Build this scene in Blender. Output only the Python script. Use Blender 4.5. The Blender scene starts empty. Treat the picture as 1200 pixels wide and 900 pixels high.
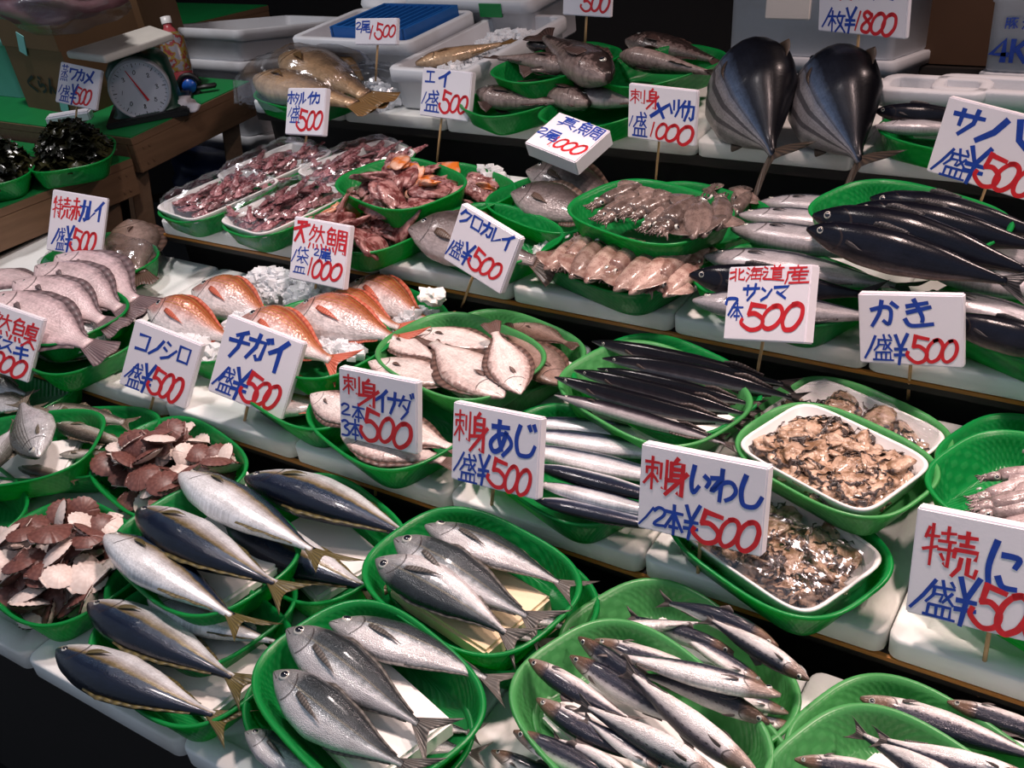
import bpy, bmesh, math, random
import numpy as np
from mathutils import Matrix, Vector
R = random.Random(7)
# ------------------------------------------------------------------ camera
F, PITCH, ROLL, YAW, TILT = 1222.3, .400021, -.015188, .589491, .202901
ZC = 1.5
_fw = np.array([-math.sin(YAW)*math.cos(PITCH), math.cos(YAW)*math.cos(PITCH), -math.sin(PITCH)])
_r = np.array([math.cos(YAW), math.sin(YAW), 0.]); _u = np.cross(_r, _fw)
CR = math.cos(ROLL)*_r + math.sin(ROLL)*_u
CU = -math.sin(ROLL)*_r + math.cos(ROLL)*_u
CF = _fw
scene = bpy.context.scene
col = scene.collection
cam_d = bpy.data.cameras.new('camera'); cam = bpy.data.objects.new('camera', cam_d); col.objects.link(cam)
cam_d.sensor_width = 36.; cam_d.lens = F/1200*36.; cam_d.clip_start = .02
cam.matrix_world = Matrix(((CR[0], CU[0], -CF[0], 0), (CR[1], CU[1], -CF[1], 0), (CR[2], CU[2], -CF[2], ZC), (0, 0, 0, 1)))
scene.camera = cam
vs = scene.view_settings
vs.view_transform = 'Standard'; vs.look = 'None'; vs.gamma = 1.; vs.exposure = 0.0; vs.use_curve_mapping = False
# ------------------------------------------------------------------ daylight and lamps
wd = bpy.data.worlds.new('overcast_street'); scene.world = wd; wd.use_nodes = True
bg = wd.node_tree.nodes['Background']; bg.inputs[0].default_value = (.70, .81, 1., 1); bg.inputs[1].default_value = .38
def lamp(name, loc, power, color, size=.1, kind='POINT', aim=None, spot=1.2, blend=.6, sy=None):
    d = bpy.data.lights.new(name, kind); d.energy = power; d.color = color
    if kind == 'AREA':
        d.size = size
        if sy: d.shape = 'RECTANGLE'; d.size_y = sy
    else: d.shadow_soft_size = size
    if kind == 'SPOT': d.spot_size = spot; d.spot_blend = blend
    o = bpy.data.objects.new(name, d); o.location = loc; col.objects.link(o)
    if aim is not None:
        o.rotation_euler = (Vector(aim)-Vector(loc)).to_track_quat('-Z', 'Y').to_euler()
    return o
WARM = (1., .745, .675)
lamp('stall_lamp_light', (.60, 1.08, 2.35), 142, WARM, .09, 'SPOT', (.62, .9, .8), 1.9, 1.)
lamp('stall_lamp_light', (-.55, 1.12, 2.45), 110, WARM, .09, 'SPOT', (-.6, .98, .8), 1.9, 1.)
lamp('stall_lamp_light', (-1.45, 1.02, 2.5), 72, (1., .88, .84), .09, 'SPOT', (-1.4, 1.1, .8), 1.8, 1.)
lamp('table_fill_light', (-2.6, 1.4, 2.6), 62, (1., .93, .92), .09, 'SPOT', (-2.75, 2.0, .9), 2.2, 1.)  # fill added to brighten the left tables and box stack, no visible lamp
lamp('back_fill_light', (.1, 2.2, 2.85), 95, WARM, .12, 'SPOT', (-.1, 2.35, .9), 2.6, 1.)  # warm fill added to lift the top tier and the boxes behind it
# ------------------------------------------------------------------ the display's planes
W = .32; LT = .033; LD = .455
TD = (.617638, 1.083233, 1.504521, 2.00031); TH = (.939344, .786522, .602673, .409329)
TS = (-1.234275, -1.160031, -1.325389, -1.516256)
EX = np.array([1., 0, 0]); ED = np.array([0, math.cos(TILT), math.sin(TILT)]); EN = np.array([0, -math.sin(TILT), math.cos(TILT)])
def TO(i): return np.array([TS[i], TD[i], ZC-TH[i]])
def ray(px, py): return (px-600)/F*CR + (450-py)/F*CU + CF
CAM = np.array([0, 0, ZC])
def at(px, py, i, h=0.):
    """the point of tier i's lid surface, h above it, seen at this place of the photograph"""
    d = ray(px, py); k = ((TO(i)-CAM) @ EN + h + LT)/(d @ EN); return CAM + d*k
def aty(px, py, y):
    d = ray(px, py); return CAM + d*(y/d[1])
def atx(px, py, x):
    d = ray(px, py); return CAM + d*(x/d[0])
def loc2(i, x, s, h=0.): return TO(i) + EX*x + ED*s + EN*(h+LT)
def proj(P):
    q = np.asarray(P)-CAM; z = q @ CF; return np.array([600+F*(q @ CR)/z, 450-F*(q @ CU)/z])
def frame(p, X, Y, Z): return Matrix(((X[0], Y[0], Z[0], p[0]), (X[1], Y[1], Z[1], p[1]), (X[2], Y[2], Z[2], p[2]), (0, 0, 0, 1)))
def nrm(v): v = np.asarray(v, float); return v/np.linalg.norm(v)
# ------------------------------------------------------------------ materials
class NT:
    def __init__(s, name):
        s.m = bpy.data.materials.new(name); s.m.use_nodes = True; s.t = s.m.node_tree
        s.b = s.t.nodes['Principled BSDF']; s.out = s.t.nodes['Material Output']
    def n(s, kind, **kw):
        nd = s.t.nodes.new('ShaderNode'+kind)
        for k, v in kw.items():
            if k[0] == 'i': nd.inputs[int(k[1:])].default_value = v
            else: setattr(nd, k, v)
        return nd
    def l(s, a, b): s.t.links.new(a, b)
    def math(s, op, a, b=None, clamp=False):
        nd = s.n('Math', operation=op); nd.use_clamp = clamp
        for k, v in enumerate((a, b)):
            if v is None: continue
            if isinstance(v, (int, float)): nd.inputs[k].default_value = v
            else: s.l(v, nd.inputs[k])
        return nd.outputs[0]
    def mix(s, fac, a, b):
        nd = s.n('MixRGB')
        for k, v in enumerate((fac, a, b)):
            if isinstance(v, (int, float)): nd.inputs[k].default_value = v
            elif isinstance(v, tuple): nd.inputs[k].default_value = (*v[:3], 1)
            else: s.l(v, nd.inputs[k])
        return nd.outputs[0]
    def ramp(s, x, stops, interp='LINEAR'):
        nd = s.n('ValToRGB'); cr = nd.color_ramp; cr.interpolation = interp
        while len(cr.elements) < len(stops): cr.elements.new(.5)
        for e, (p, c) in zip(cr.elements, stops): e.position = p; e.color = (*c, 1)
        s.l(x, nd.inputs[0]); return nd.outputs[0]
    def noise(s, scale, detail=3., vec=None, out=0):
        nd = s.n('TexNoise'); nd.inputs['Scale'].default_value = scale; nd.inputs['Detail'].default_value = detail
        if vec is None: vec = s.n('TexCoord').outputs['Object']
        s.l(vec, nd.inputs[0]); return nd.outputs[out]
    def base(s, c):
        if isinstance(c, tuple): s.b.inputs['Base Color'].default_value = (*c, 1)
        else: s.l(c, s.b.inputs['Base Color'])
    def set(s, **kw):
        names = dict(rough='Roughness', metal='Metallic', coat='Coat Weight', trans='Transmission Weight', alpha='Alpha', spec='Specular IOR Level', sss='Subsurface Weight', coatr='Coat Roughness')
        for k, v in kw.items(): s.b.inputs[names[k]].default_value = v
        return s
    def bump(s, h, strength=.3, dist=.002):
        nd = s.n('Bump'); nd.inputs['Strength'].default_value = strength; nd.inputs['Distance'].default_value = dist
        s.l(h, nd.inputs['Height']); s.l(nd.outputs[0], s.b.inputs['Normal']); return s
    def translucent(s, color, fac):
        t = s.n('BsdfTranslucent'); t.inputs[0].default_value = (*color, 1)
        mx = s.n('MixShader'); mx.inputs[0].default_value = fac
        s.l(s.b.outputs[0], mx.inputs[1]); s.l(t.outputs[0], mx.inputs[2]); s.l(mx.outputs[0], s.out.inputs[0]); return s
def simple(name, c, rough=.5, var=.12, scale=20., bump=0., bscale=None, **kw):
    m = NT(name); nz = m.noise(scale, 4.)
    m.base(m.mix(nz, tuple(v*(1-var) for v in c), tuple(min(1, v*(1+var)) for v in c))); m.set(rough=rough, **kw)
    if bump: m.bump(m.noise(bscale or scale*8, 3.), bump)
    return m.m
def uvxy(m):
    sp = m.n('SeparateXYZ'); m.l(m.n('UVMap').outputs[0], sp.inputs[0]); return sp.outputs[0], sp.outputs[1]
M = {}
def foam(name, c, dirt, bk=.09):
    m = NT(name); v = m.n('TexVoronoi'); v.inputs['Scale'].default_value = 260; m.l(m.n('TexCoord').outputs['Object'], v.inputs[0])
    d = m.ramp(m.noise(5., 6.), [(.50, (0, 0, 0)), (.72, (1, 1, 1))])
    m.base(m.mix(d, c, dirt)); m.set(rough=.5, spec=.4); m.bump(v.outputs[0], bk, .0015); return m.m
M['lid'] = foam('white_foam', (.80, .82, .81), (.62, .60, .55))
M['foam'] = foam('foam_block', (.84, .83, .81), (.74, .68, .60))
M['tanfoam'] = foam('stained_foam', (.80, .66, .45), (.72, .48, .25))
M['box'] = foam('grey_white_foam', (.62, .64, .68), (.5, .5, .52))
M['sign'] = foam('sign_board', (.80, .77, .83), (.76, .73, .78), .04)
M['signedge'] = foam('sign_board_edge', (.74, .70, .66), (.6, .55, .5))
def plastic(name, c, tr, fac):
    m = NT(name); u, v = uvxy(m)
    a = m.math('SINE', m.math('MULTIPLY', u, 2*math.pi*60)); b = m.math('SINE', m.math('MULTIPLY', v, 2*math.pi*6))
    grid = m.math('MULTIPLY', a, b)
    ck = m.ramp(m.math('ADD', m.math('MULTIPLY', grid, .5), .5), [(.5, (0, 0, 0)), (.75, (1, 1, 1))])
    m.base(m.mix(m.math('MULTIPLY', ck, .30), c, tuple(min(1, x*1.5+.05) for x in c))); m.set(rough=.28, spec=.5)
    m.bump(grid, .25, .0012); m.translucent(tr, fac); return m.m
M['tray'] = plastic('green_plastic', (.006, .27, .06), (.02, .62, .10), .38)
M['pale'] = plastic('pale_green_plastic', (.085, .36, .115), (.18, .68, .22), .36)
M['white'] = simple('white_foam_tray', (.72, .71, .70), .3, .05, 30)
M['wood'] = None
def wood(name, a, b):
    m = NT(name); tc = m.n('TexCoord').outputs['Object']; mp = m.n('Mapping'); mp.inputs['Scale'].default_value = (30, 3, 30); m.l(tc, mp.inputs[0])
    m.base(m.mix(m.noise(2.2, 6., mp.outputs[0]), a, b)); m.set(rough=.65); return m.m
M['wood'] = wood('table_wood', (.10, .052, .026), (.22, .12, .065))
M['stick'] = wood('bamboo', (.42, .25, .11), (.62, .40, .20))
M['dark'] = simple('dark_board', (.016, .013, .012), .6)
M['black'] = simple('black_rubber', (.006, .006, .007), .5)
M['orange'] = simple('orange_edge', (.42, .17, .03), .45, .3, 9)
M['floor'] = simple('shade_dark_wet_floor', (.006, .006, .007), .35)  # near-black base puts the shade beneath the stall into the floor colour
M['wall'] = simple('dark_wall', (.012, .009, .009), .8)
M['greenmat'] = simple('green_mat', (.004, .19, .045), .5, .2, 12)
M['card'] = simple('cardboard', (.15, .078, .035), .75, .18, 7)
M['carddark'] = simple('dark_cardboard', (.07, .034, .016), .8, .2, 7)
M['blueink'] = simple('blue_ink', (.006, .045, .34), .5, .45, 90)
M['redink'] = simple('red_ink', (.58, .012, .022), .5, .35, 90)
M['ink'] = simple('black_ink', (.008, .008, .01), .6)
M['steel'] = simple('enamel_steel', (.42, .44, .5), .35, .05)
M['scale_green'] = simple('scale_green', (.004, .045, .028), .4)
M['dial'] = simple('dial_paper', (.55, .57, .66), .35, .04)
M['bluebag'] = simple('blue_plastic', (.01, .03, .12), .4)
M['bluecrate'] = simple('blue_crate', (.01, .10, .36), .4)
M['aqua'] = simple('aqua_crate', (.22, .52, .50), .4)
M['yellowgreen'] = simple('cabbage_green', (.22, .40, .04), .5)
def glassy(name, c, rough, fac, bump=.6, scale=28.):
    m = NT(name); nd = m.t.nodes; tr = m.n('BsdfTransparent'); tr.inputs[0].default_value = (*c, 1)
    gl = m.n('BsdfGlossy'); gl.inputs['Roughness'].default_value = rough; gl.inputs[0].default_value = (.9, .93, 1, 1)
    fr = m.n('LayerWeight'); fr.inputs[0].default_value = .35
    bp = m.n('Bump'); bp.inputs['Strength'].default_value = bump; bp.inputs['Distance'].default_value = .006
    mp = m.n('Mapping'); mp.inputs['Scale'].default_value = (1, 2.3, 1); m.l(m.n('TexCoord').outputs['Object'], mp.inputs[0])
    m.l(m.noise(scale, 3., mp.outputs[0]), bp.inputs['Height']); m.l(bp.outputs[0], gl.inputs['Normal']); m.l(bp.outputs[0], fr.inputs['Normal'])
    mx = m.n('MixShader'); m.l(m.math('ADD', m.math('MULTIPLY', fr.outputs[1], fac), .05), mx.inputs[0])
    m.l(tr.outputs[0], mx.inputs[1]); m.l(gl.outputs[0], mx.inputs[2]); m.l(mx.outputs[0], m.out.inputs[0]); return m.m
M['film'] = glassy('clear_film', (.95, .96, .97), .14, .32)
M['clear'] = glassy('clear_plastic', (.80, .83, .86), .2, .6, .3, 12.)
M['ice'] = NT('crushed_ice').set(rough=.2, trans=.0, spec=.5).translucent((.97, .98, 1.), .45).m
M['ice'].node_tree.nodes['Principled BSDF'].inputs['Base Color'].default_value = (.97, .98, 1., 1)
M['ice'].node_tree.nodes['Principled BSDF'].inputs['IOR'].default_value = 1.2

def fishmat(name, stops, metal=.25, rough=.3, head=None, hv=(.0, 1.), lines=0, linec=(.3, .15, .05), lv=(.55, 1.), spots=None, bars=None, scales=70., mott=.06, gill=True, band=None, tail=None, spec=.4, coat=.25, bk=.35):
    m = NT(name); u, v = uvxy(m)
    nz = m.noise(26., 3.); v2 = m.math('ADD', v, m.math('MULTIPLY', m.math('SUBTRACT', nz, .5), mott*2))
    c = m.ramp(v2, stops); cu = c
    if band:                       # (low v, high v, colour): a stripe along the side
        lo, hi, bc = band
        k = m.math('MULTIPLY', m.math('SMOOTH_MIN', m.math('MULTIPLY', m.math('SUBTRACT', v2, lo), 14, True), m.math('MULTIPLY', m.math('SUBTRACT', hi, v2), 14, True)), .85, True)
        c = m.mix(k, c, bc)
    def inband(lo, hi, soft=20):
        return m.math('MULTIPLY', m.math('MULTIPLY', m.math('SUBTRACT', v, lo), soft, True), m.math('MULTIPLY', m.math('SUBTRACT', hi, v), soft, True))
    if lines:
        s = m.math('SINE', m.math('MULTIPLY', v, 2*math.pi*lines)); k = m.math('MULTIPLY', m.math('GREATER_THAN', s, .45), inband(*lv))
        c = m.mix(m.math('MULTIPLY', k, .75), c, linec)
    if bars:                       # (frequency, colour, low v, high v)
        s = m.math('SINE', m.math('ADD', m.math('MULTIPLY', u, 2*math.pi*bars[0]), m.math('MULTIPLY', nz, 9.)))
        c = m.mix(m.math('MULTIPLY', m.math('GREATER_THAN', s, .2), inband(bars[2], bars[3])), c, bars[1])
    if spots:
        s = m.math('SINE', m.math('MULTIPLY', u, 2*math.pi*spots[0]))
        k = m.math('MULTIPLY', m.math('GREATER_THAN', s, .55), inband(spots[1]-.03, spots[1]+.03, 60)); c = m.mix(m.math('MULTIPLY', k, .9), c, (.012, .014, .02))
    if head:
        k = m.math('MULTIPLY', m.math('SUBTRACT', .23, u), 14, True); k = m.math('MULTIPLY', k, inband(hv[0]-.1, hv[1]+.1, 8))
        c = m.mix(m.math('MULTIPLY', k, .8), c, m.mix(nz, head, tuple(x*.5 for x in head)))
    if gill:
        g = m.math('ADD', m.math('SUBTRACT', u, .215), m.math('MULTIPLY', m.math('POWER', m.math('ABSOLUTE', m.math('SUBTRACT', v, .45)), 2.), .35))
        k = m.math('LESS_THAN', m.math('ABSOLUTE', g), .006); k = m.math('MULTIPLY', k, inband(.08, .88, 20))
        c = m.mix(m.math('MULTIPLY', k, .75), c, (.03, .022, .022))
        mo = m.math('MULTIPLY', m.math('LESS_THAN', m.math('ABSOLUTE', m.math('SUBTRACT', m.math('SUBTRACT', v, .40), m.math('MULTIPLY', u, -.9))), .035), m.math('LESS_THAN', u, .06))
        c = m.mix(m.math('MULTIPLY', mo, .8), c, (.03, .02, .02))
    if tail: c = m.mix(m.math('MULTIPLY', m.math('SUBTRACT', u, .9), 12, True), c, tail)
    cv = m.n('CombineXYZ'); m.l(m.math('MULTIPLY', u, scales), cv.inputs[0]); m.l(m.math('MULTIPLY', v, scales*.42), cv.inputs[1])
    vo = m.n('TexVoronoi'); vo.inputs['Scale'].default_value = 1.; m.l(cv.outputs[0], vo.inputs[0]); rnd = m.math('MULTIPLY', m.n('ObjectInfo').outputs['Random'], .22); k = m.n('SeparateXYZ'); m.l(vo.outputs['Color'], k.inputs[0]); big = m.noise(7., 4.)
    sh = m.math('ADD', m.math('MULTIPLY', k.outputs[0], .30), m.math('MULTIPLY', big, .85)); cs = m.n('CombineXYZ'); m.l(m.math('MULTIPLY', u, 5.), cs.inputs[0]); m.l(m.math('MULTIPLY', v, 34.), cs.inputs[1])
    st = m.n('TexNoise'); st.inputs['Scale'].default_value = 1.; st.inputs['Detail'].default_value = 4.; m.l(cs.outputs[0], st.inputs[0])
    sh = m.math('ADD', sh, m.math('MULTIPLY', st.outputs[0], .7)); sh = m.math('ADD', sh, rnd); sh = m.math('ADD', sh, -.23)
    cx = m.n('CombineXYZ'); [m.l(sh, cx.inputs[q]) for q in range(3)]
    mu = m.n('MixRGB', blend_type='MULTIPLY'); mu.inputs[0].default_value = .8; m.l(c, mu.inputs[1]); m.l(cx.outputs[0], mu.inputs[2]); c = mu.outputs[0]
    m.base(c); m.set(metal=metal, rough=rough, spec=spec, coat=coat, coatr=.1)
    m.bump(vo.outputs[0], bk, .002)
    return m.m
def finmat(name, c, c2, tr=.25):
    m = NT(name); u, v = uvxy(m); s = m.math('SINE', m.math('MULTIPLY', v, 2*math.pi*11))
    m.base(m.mix(m.math('ADD', m.math('MULTIPLY', s, .35), .5), c, c2)); m.set(rough=.35); m.bump(s, .3, .001); m.translucent(c2, tr); return m.m
# ------------------------------------------------------------------ mesh helpers
class MB:
    def __init__(s): s.v = []; s.f = []; s.uv = []; s.mi = []
    def add(s, verts, faces, uv=None, mi=0):
        o = len(s.v); s.v += [tuple(map(float, p)) for p in verts]; s.f += [tuple(i+o for i in f) for f in faces]; s.mi += [mi]*len(faces)
        s.uv += list(uv) if uv is not None else [(0., 0.)]*len(verts); return s
    def grid(s, P, uv=None, closeu=False, closev=False, mi=0, flip=False):
        """P[i][j] points"""
        n, m = len(P), len(P[0]); vs_ = [p for row in P for p in row]; fs = []
        for i in range(n if closeu else n-1):
            for j in range(m if closev else m-1):
                a, b, c, d = i*m+j, i*m+(j+1) % m, ((i+1) % n)*m+(j+1) % m, ((i+1) % n)*m+j
                fs.append((a, d, c, b) if flip else (a, b, c, d))
        return s.add(vs_, fs, [q for row in uv for q in row] if uv is not None else None, mi)
    def box(s, c, d, bev=0., mi=0, Rm=None):
        bm = bmesh.new(); bmesh.ops.create_cube(bm, size=1)
        for v in bm.verts: v.co = Vector((v.co.x*d[0], v.co.y*d[1], v.co.z*d[2]))
        if bev: bmesh.ops.bevel(bm, geom=bm.edges[:], offset=bev, segments=2, affect='EDGES')
        vs_ = [Vector(c)+((Rm @ v.co) if Rm else v.co) for v in bm.verts]; bm.verts.index_update()
        s.add(vs_, [[v.index for v in f.verts] for f in bm.faces], None, mi); bm.free(); return s
    def tube(s, pts, rad, n=8, mi=0):
        pts = [np.asarray(p, float) for p in pts]; rows = []
        rad = [rad]*len(pts) if isinstance(rad, (int, float)) else rad
        for k, p in enumerate(pts):
            t = nrm(pts[min(k+1, len(pts)-1)]-pts[max(k-1, 0)]); a = np.cross(t, [0, 0, 1.]) 
            if np.linalg.norm(a) < .1: a = np.cross(t, [1., 0, 0])
            a = nrm(a); b = np.cross(t, a)
            rows.append([p+rad[k]*(math.cos(q)*a+math.sin(q)*b) for q in [2*math.pi*j/n for j in range(n)]])
        s.grid(rows, closev=True, mi=mi); o = len(s.v)
        s.f += [tuple(range(o-n, o)), tuple(range(o-n*len(pts)+n-1, o-n*len(pts)-1, -1))]; s.mi += [mi]*2; return s
    def mesh(s, name, mats, smooth=True):
        me = bpy.data.meshes.new(name); me.from_pydata(s.v, [], s.f)
        ul = me.uv_layers.new(name='UVMap'); li = np.empty(len(me.loops), int); me.loops.foreach_get('vertex_index', li)
        ul.data.foreach_set('uv', np.array(s.uv, float)[li].ravel())
        for m in (mats if isinstance(mats, (list, tuple)) else [mats]): me.materials.append(m)
        me.polygons.foreach_set('material_index', s.mi); me.polygons.foreach_set('use_smooth', [smooth]*len(s.f))
        bm = bmesh.new(); bm.from_mesh(me); bmesh.ops.recalc_face_normals(bm, faces=bm.faces); bm.to_mesh(me); bm.free()
        return me
def ob(name, me, parent=None, mw=None):
    o = bpy.data.objects.new(name, me); col.objects.link(o)
    if parent is not None: o.parent = parent
    if mw is not None: o.matrix_world = mw
    return o
def tag(o, label=None, cat=None, group=None, kind=None):
    if label: o['label'] = label
    if cat: o['category'] = cat
    if group: o['group'] = group
    if kind: o['kind'] = kind
    return o
def empty(name, mw, label, cat, group=None):
    o = bpy.data.objects.new(name, None); o.empty_display_size = .03; col.objects.link(o); o.matrix_world = mw
    return tag(o, label, cat, group)
def struct(name, mb, mat, smooth=False): return tag(ob(name, mb.mesh(name, mat, smooth)), kind='structure')
def copytree(src, mw, label, group=None):
    r = src.copy(); col.objects.link(r); r.matrix_world = mw; r['label'] = label
    if group: r['group'] = group
    elif 'group' in r: del r['group']
    for ch in src.children:
        c = ch.copy(); col.objects.link(c); c.parent = r
        for g in ch.children: d = g.copy(); col.objects.link(d); d.parent = c
    return r
def sharp(o, w=.003, seg=2, ang=.6):
    b = o.modifiers.new('bevel', 'BEVEL'); b.width = w; b.segments = seg; b.limit_method = 'ANGLE'; b.angle_limit = ang; return o
def supell(n, a, b, N):
    th = [2*math.pi*k/N for k in range(N)]
    return [(a*math.copysign(abs(math.cos(t))**(2/n), math.cos(t)), b*math.copysign(abs(math.sin(t))**(2/n), math.sin(t))) for t in th]
def rrect(a, b, r, K=5):
    out = []
    for cx, cy, t0 in ((a-r, b-r, 0), (-a+r, b-r, 1), (-a+r, -b+r, 2), (a-r, -b+r, 3)):
        for k in range(K): t = math.pi/2*(t0+k/(K-1)); out.append((cx+r*math.cos(t), cy+r*math.sin(t)))
    return out
# ------------------------------------------------------------------ setting
m = MB(); m.box((0, 2, -.05), (14, 9, .1)); struct('floor', m, M['floor'])
m = MB(); m.box((-.5, 4.4, 1.5), (12, .1, 3.2)); struct('wall_back', m, M['wall'])
m = MB(); m.box((-6, 2.6, 1.5), (.1, 3.6, 3.2)); struct('wall_left', m, M['wall'])
m = MB(); m.box((4.2, 2.6, 1.5), (.1, 3.6, 3.2)); struct('wall_right', m, M['wall'])
m = MB(); m.box((-.9, 2.3, 3.05), (10.3, 4.2, .1)); struct('ceiling', m, M['wall'])
# the stand under the four tiers
def tierbox(mb, i, x0, x1, s0, s1, h0, h1, mi=0):
    c = TO(i)+EX*((x0+x1)/2)+ED*((s0+s1)/2)+EN*((h0+h1)/2)
    mb.box(c, (x1-x0, s1-s0, h1-h0), 0, mi, Matrix.Rotation(TILT, 3, 'X'))
stand = empty('display_stand', Matrix.Translation((0, 1.4, 0)), 'dark stepped wooden stand carrying the white foam lids of the fish display', 'display stand')
NL = {0: (-3, 10), 1: (-4, 9), 2: (-2, 9), 3: (-2, 7)}
for i in range(4):
    a, b = NL[i]
    m = MB(); tierbox(m, i, a*W, b*W, .008, LD, -.022, -.001)
    ob('shelf_board', m.mesh('shelf_board', M['dark'], False), stand, Matrix())
    if i in (1, 2):
        m = MB(); tierbox(m, i, a*W, b*W, .002, .009, -.0075, -.0015)
        tag(ob('edge_strip', m.mesh('edge_strip', M['orange'], False), stand, Matrix()), 'orange edge strip')
    m = MB(); tierbox(m, i, a*W, b*W, .05, .07, -.6, -.022); ob('light_block_panel', m.mesh('light_block_panel', M['dark'], False), stand, Matrix())  # dark panel added to stop light leaking into the gap below each tier
    for x in (a*W+.06, b*W-.06):
        m = MB(); z1 = ZC-TH[i]-.02; m.box((TS[i]+x, TD[i]+.2, z1/2), (.05, .05, z1)); ob('leg', m.mesh('leg', M['dark'], False), stand, Matrix())
ORD = ['first', 'second', 'third', 'fourth', 'fifth', 'sixth', 'seventh', 'eighth', 'ninth', 'tenth', 'eleventh', 'twelfth', 'thirteenth', 'fourteenth']
# ------------------------------------------------------------------ foam lids
def lid_mesh():
    m = MB(); g = .0015; N = 20
    def ring(ix, z): return [(x+W/2, y+LD/2, z) for x, y in rrect(W/2-g-ix, LD/2-ix, max(.004, .016-ix*.5))]
    rows = [ring(.003, 0), ring(0, .003), ring(0, LT-.004), ring(.0012, LT-.0012), ring(.004, LT), ring(.034, LT), ring(.0365, LT-.0045), ring(.06, LT-.005), ring(.12, LT-.005)]
    m.grid(rows, closev=True); n = len(m.v); m.f += [tuple(range(n-N, n)), tuple(range(N-1, -1, -1))]; m.mi += [0, 0]; return m.mesh('lid', M['lid'])
LM = lid_mesh()
names = {0: 'lowest tier', 1: 'second tier', 2: 'third tier', 3: 'top tier'}
for i in range(4):
    cnt = 0
    for k in range(*NL[i]):
        p = TO(i)+EX*(k*W); mw = frame(p, EX, ED, EN)
        x, y = proj(loc2(i, (k+.5)*W, .06))
        if x < -180 or x > 1900 or y > 2600: continue
        c4 = [proj(loc2(i, (k+a)*W, b)) for a in (.1, .5, .9) for b in (.02, .2, .4)]; vis = any(0 < q[0] < 1200 and 0 < q[1] < 900 for q in c4); cnt += vis
        lab = 'white foam box lid laid as a shelf, %s from the left on the %s' % (ORD[cnt-1], names[i]) if vis else 'white foam box lid on the %s beyond the %s edge of the picture' % (names[i], 'left' if x < 600 else 'right')
        tag(ob('foam_slab', LM, None, mw), lab, 'foam slab', 'white foam slabs of the tiers')
# ------------------------------------------------------------------ green trays
TL, TW, THT = .300, .216, .050
def tray_mesh(mat):
    m = MB(); N = 72
    def ring(sc, n, z): return [(x, y, z) for x, y in supell(n, TL/2*sc[0], TW/2*sc[1], N)]
    prof = []
    for k in range(7):
        t = k/6; e = t**1.1
        prof.append(((.79+.165*e, .75+.20*e), 5.6-2.6*t, .002+(THT-.006)*t))
    lip = [((.985, .98), 3.0, THT-.002), ((1., 1.), 2.95, THT), ((.985, .98), 2.95, THT+.003), ((.955, .945), 3.0, THT+.001)]
    inn = [((.935-.165*(1-k/5), .925-.195*(1-k/5)), 3.0+2.4*(1-k/5), .006+(THT-.010)*k/5) for k in range(5, -1, -1)]
    outer = [ring(*q) for q in prof+lip+inn]
    uv = [[(j/N, q[2]/THT*.5+(.0 if k < 8 else .5)) for j in range(N)] for k, q in enumerate(prof+lip+inn)]
    for k in range(7, 11): uv[k] = [(a, 0.) for a, b in uv[k]]
    m.grid(outer, uv, closev=True); n = len(m.v)
    m.f += [tuple(range(n-N, n)), tuple(range(N-1, -1, -1))]; m.mi += [0, 0]; return m.mesh('tray', mat)
TM = {'tray': tray_mesh(M['tray']), 'pale': tray_mesh(M['pale'])}
TRAYS = {}
def tray(key, i, cx, cy, ang, h, label, mat='tray', sc=1., tip=0.):
    """centred in the photograph at (cx, cy) as the middle of the rim's outline, its foot h above the lids of tier i"""
    a = math.radians(ang); p = at(cx, cy, i, h+THT*sc)
    for _ in range(6):
        X = EX*math.cos(a)+ED*math.sin(a); Y = -EX*math.sin(a)+ED*math.cos(a)
        o = np.array([proj(p+X*x*sc+Y*y*sc) for x, y in supell(2.7, TL/2, TW/2, 48)])
        e = np.array([cx, cy])-(o.min(0)+o.max(0))/2; q = proj(p); p = at(q[0]+e[0], q[1]+e[1], i, h+THT*sc)
    Z = EN
    if tip: Rm = Matrix.Rotation(math.radians(tip), 3, Vector(X)); Y = np.array(Rm @ Vector(Y)); Z = np.array(Rm @ Vector(Z))
    foot = p-Z*THT*sc
    mw = frame(foot, X*sc, Y*sc, Z*sc)
    o = tag(ob('plastic_tray', TM[mat], None, mw), label, 'tray', 'green plastic fish trays')
    TRAYS[key] = (foot, X, Y, Z, i, h); return o
def tp(key, lx, ly, lz):
    f, X, Y, Z, i, h = TRAYS[key]; return f+X*lx+Y*ly+Z*lz
BLK = {}
def block(key, label, lx=0, ly=0, dx=.17, dy=.105, dz=.02, ang=0, mat='foam', z=.005):
    f, X, Y, Z, i, h = TRAYS[key]; a = math.radians(ang)
    m = MB(); m.box((0, 0, dz/2), (dx, dy, dz), .004)
    X2 = X*math.cos(a)+Y*math.sin(a); Y2 = -X*math.sin(a)+Y*math.cos(a)
    tag(ob('foam_block', m.mesh('foam_block', M[mat], False), None, frame(tp(key, lx, ly, z), X2, Y2, Z)), label, 'foam block')
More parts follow.
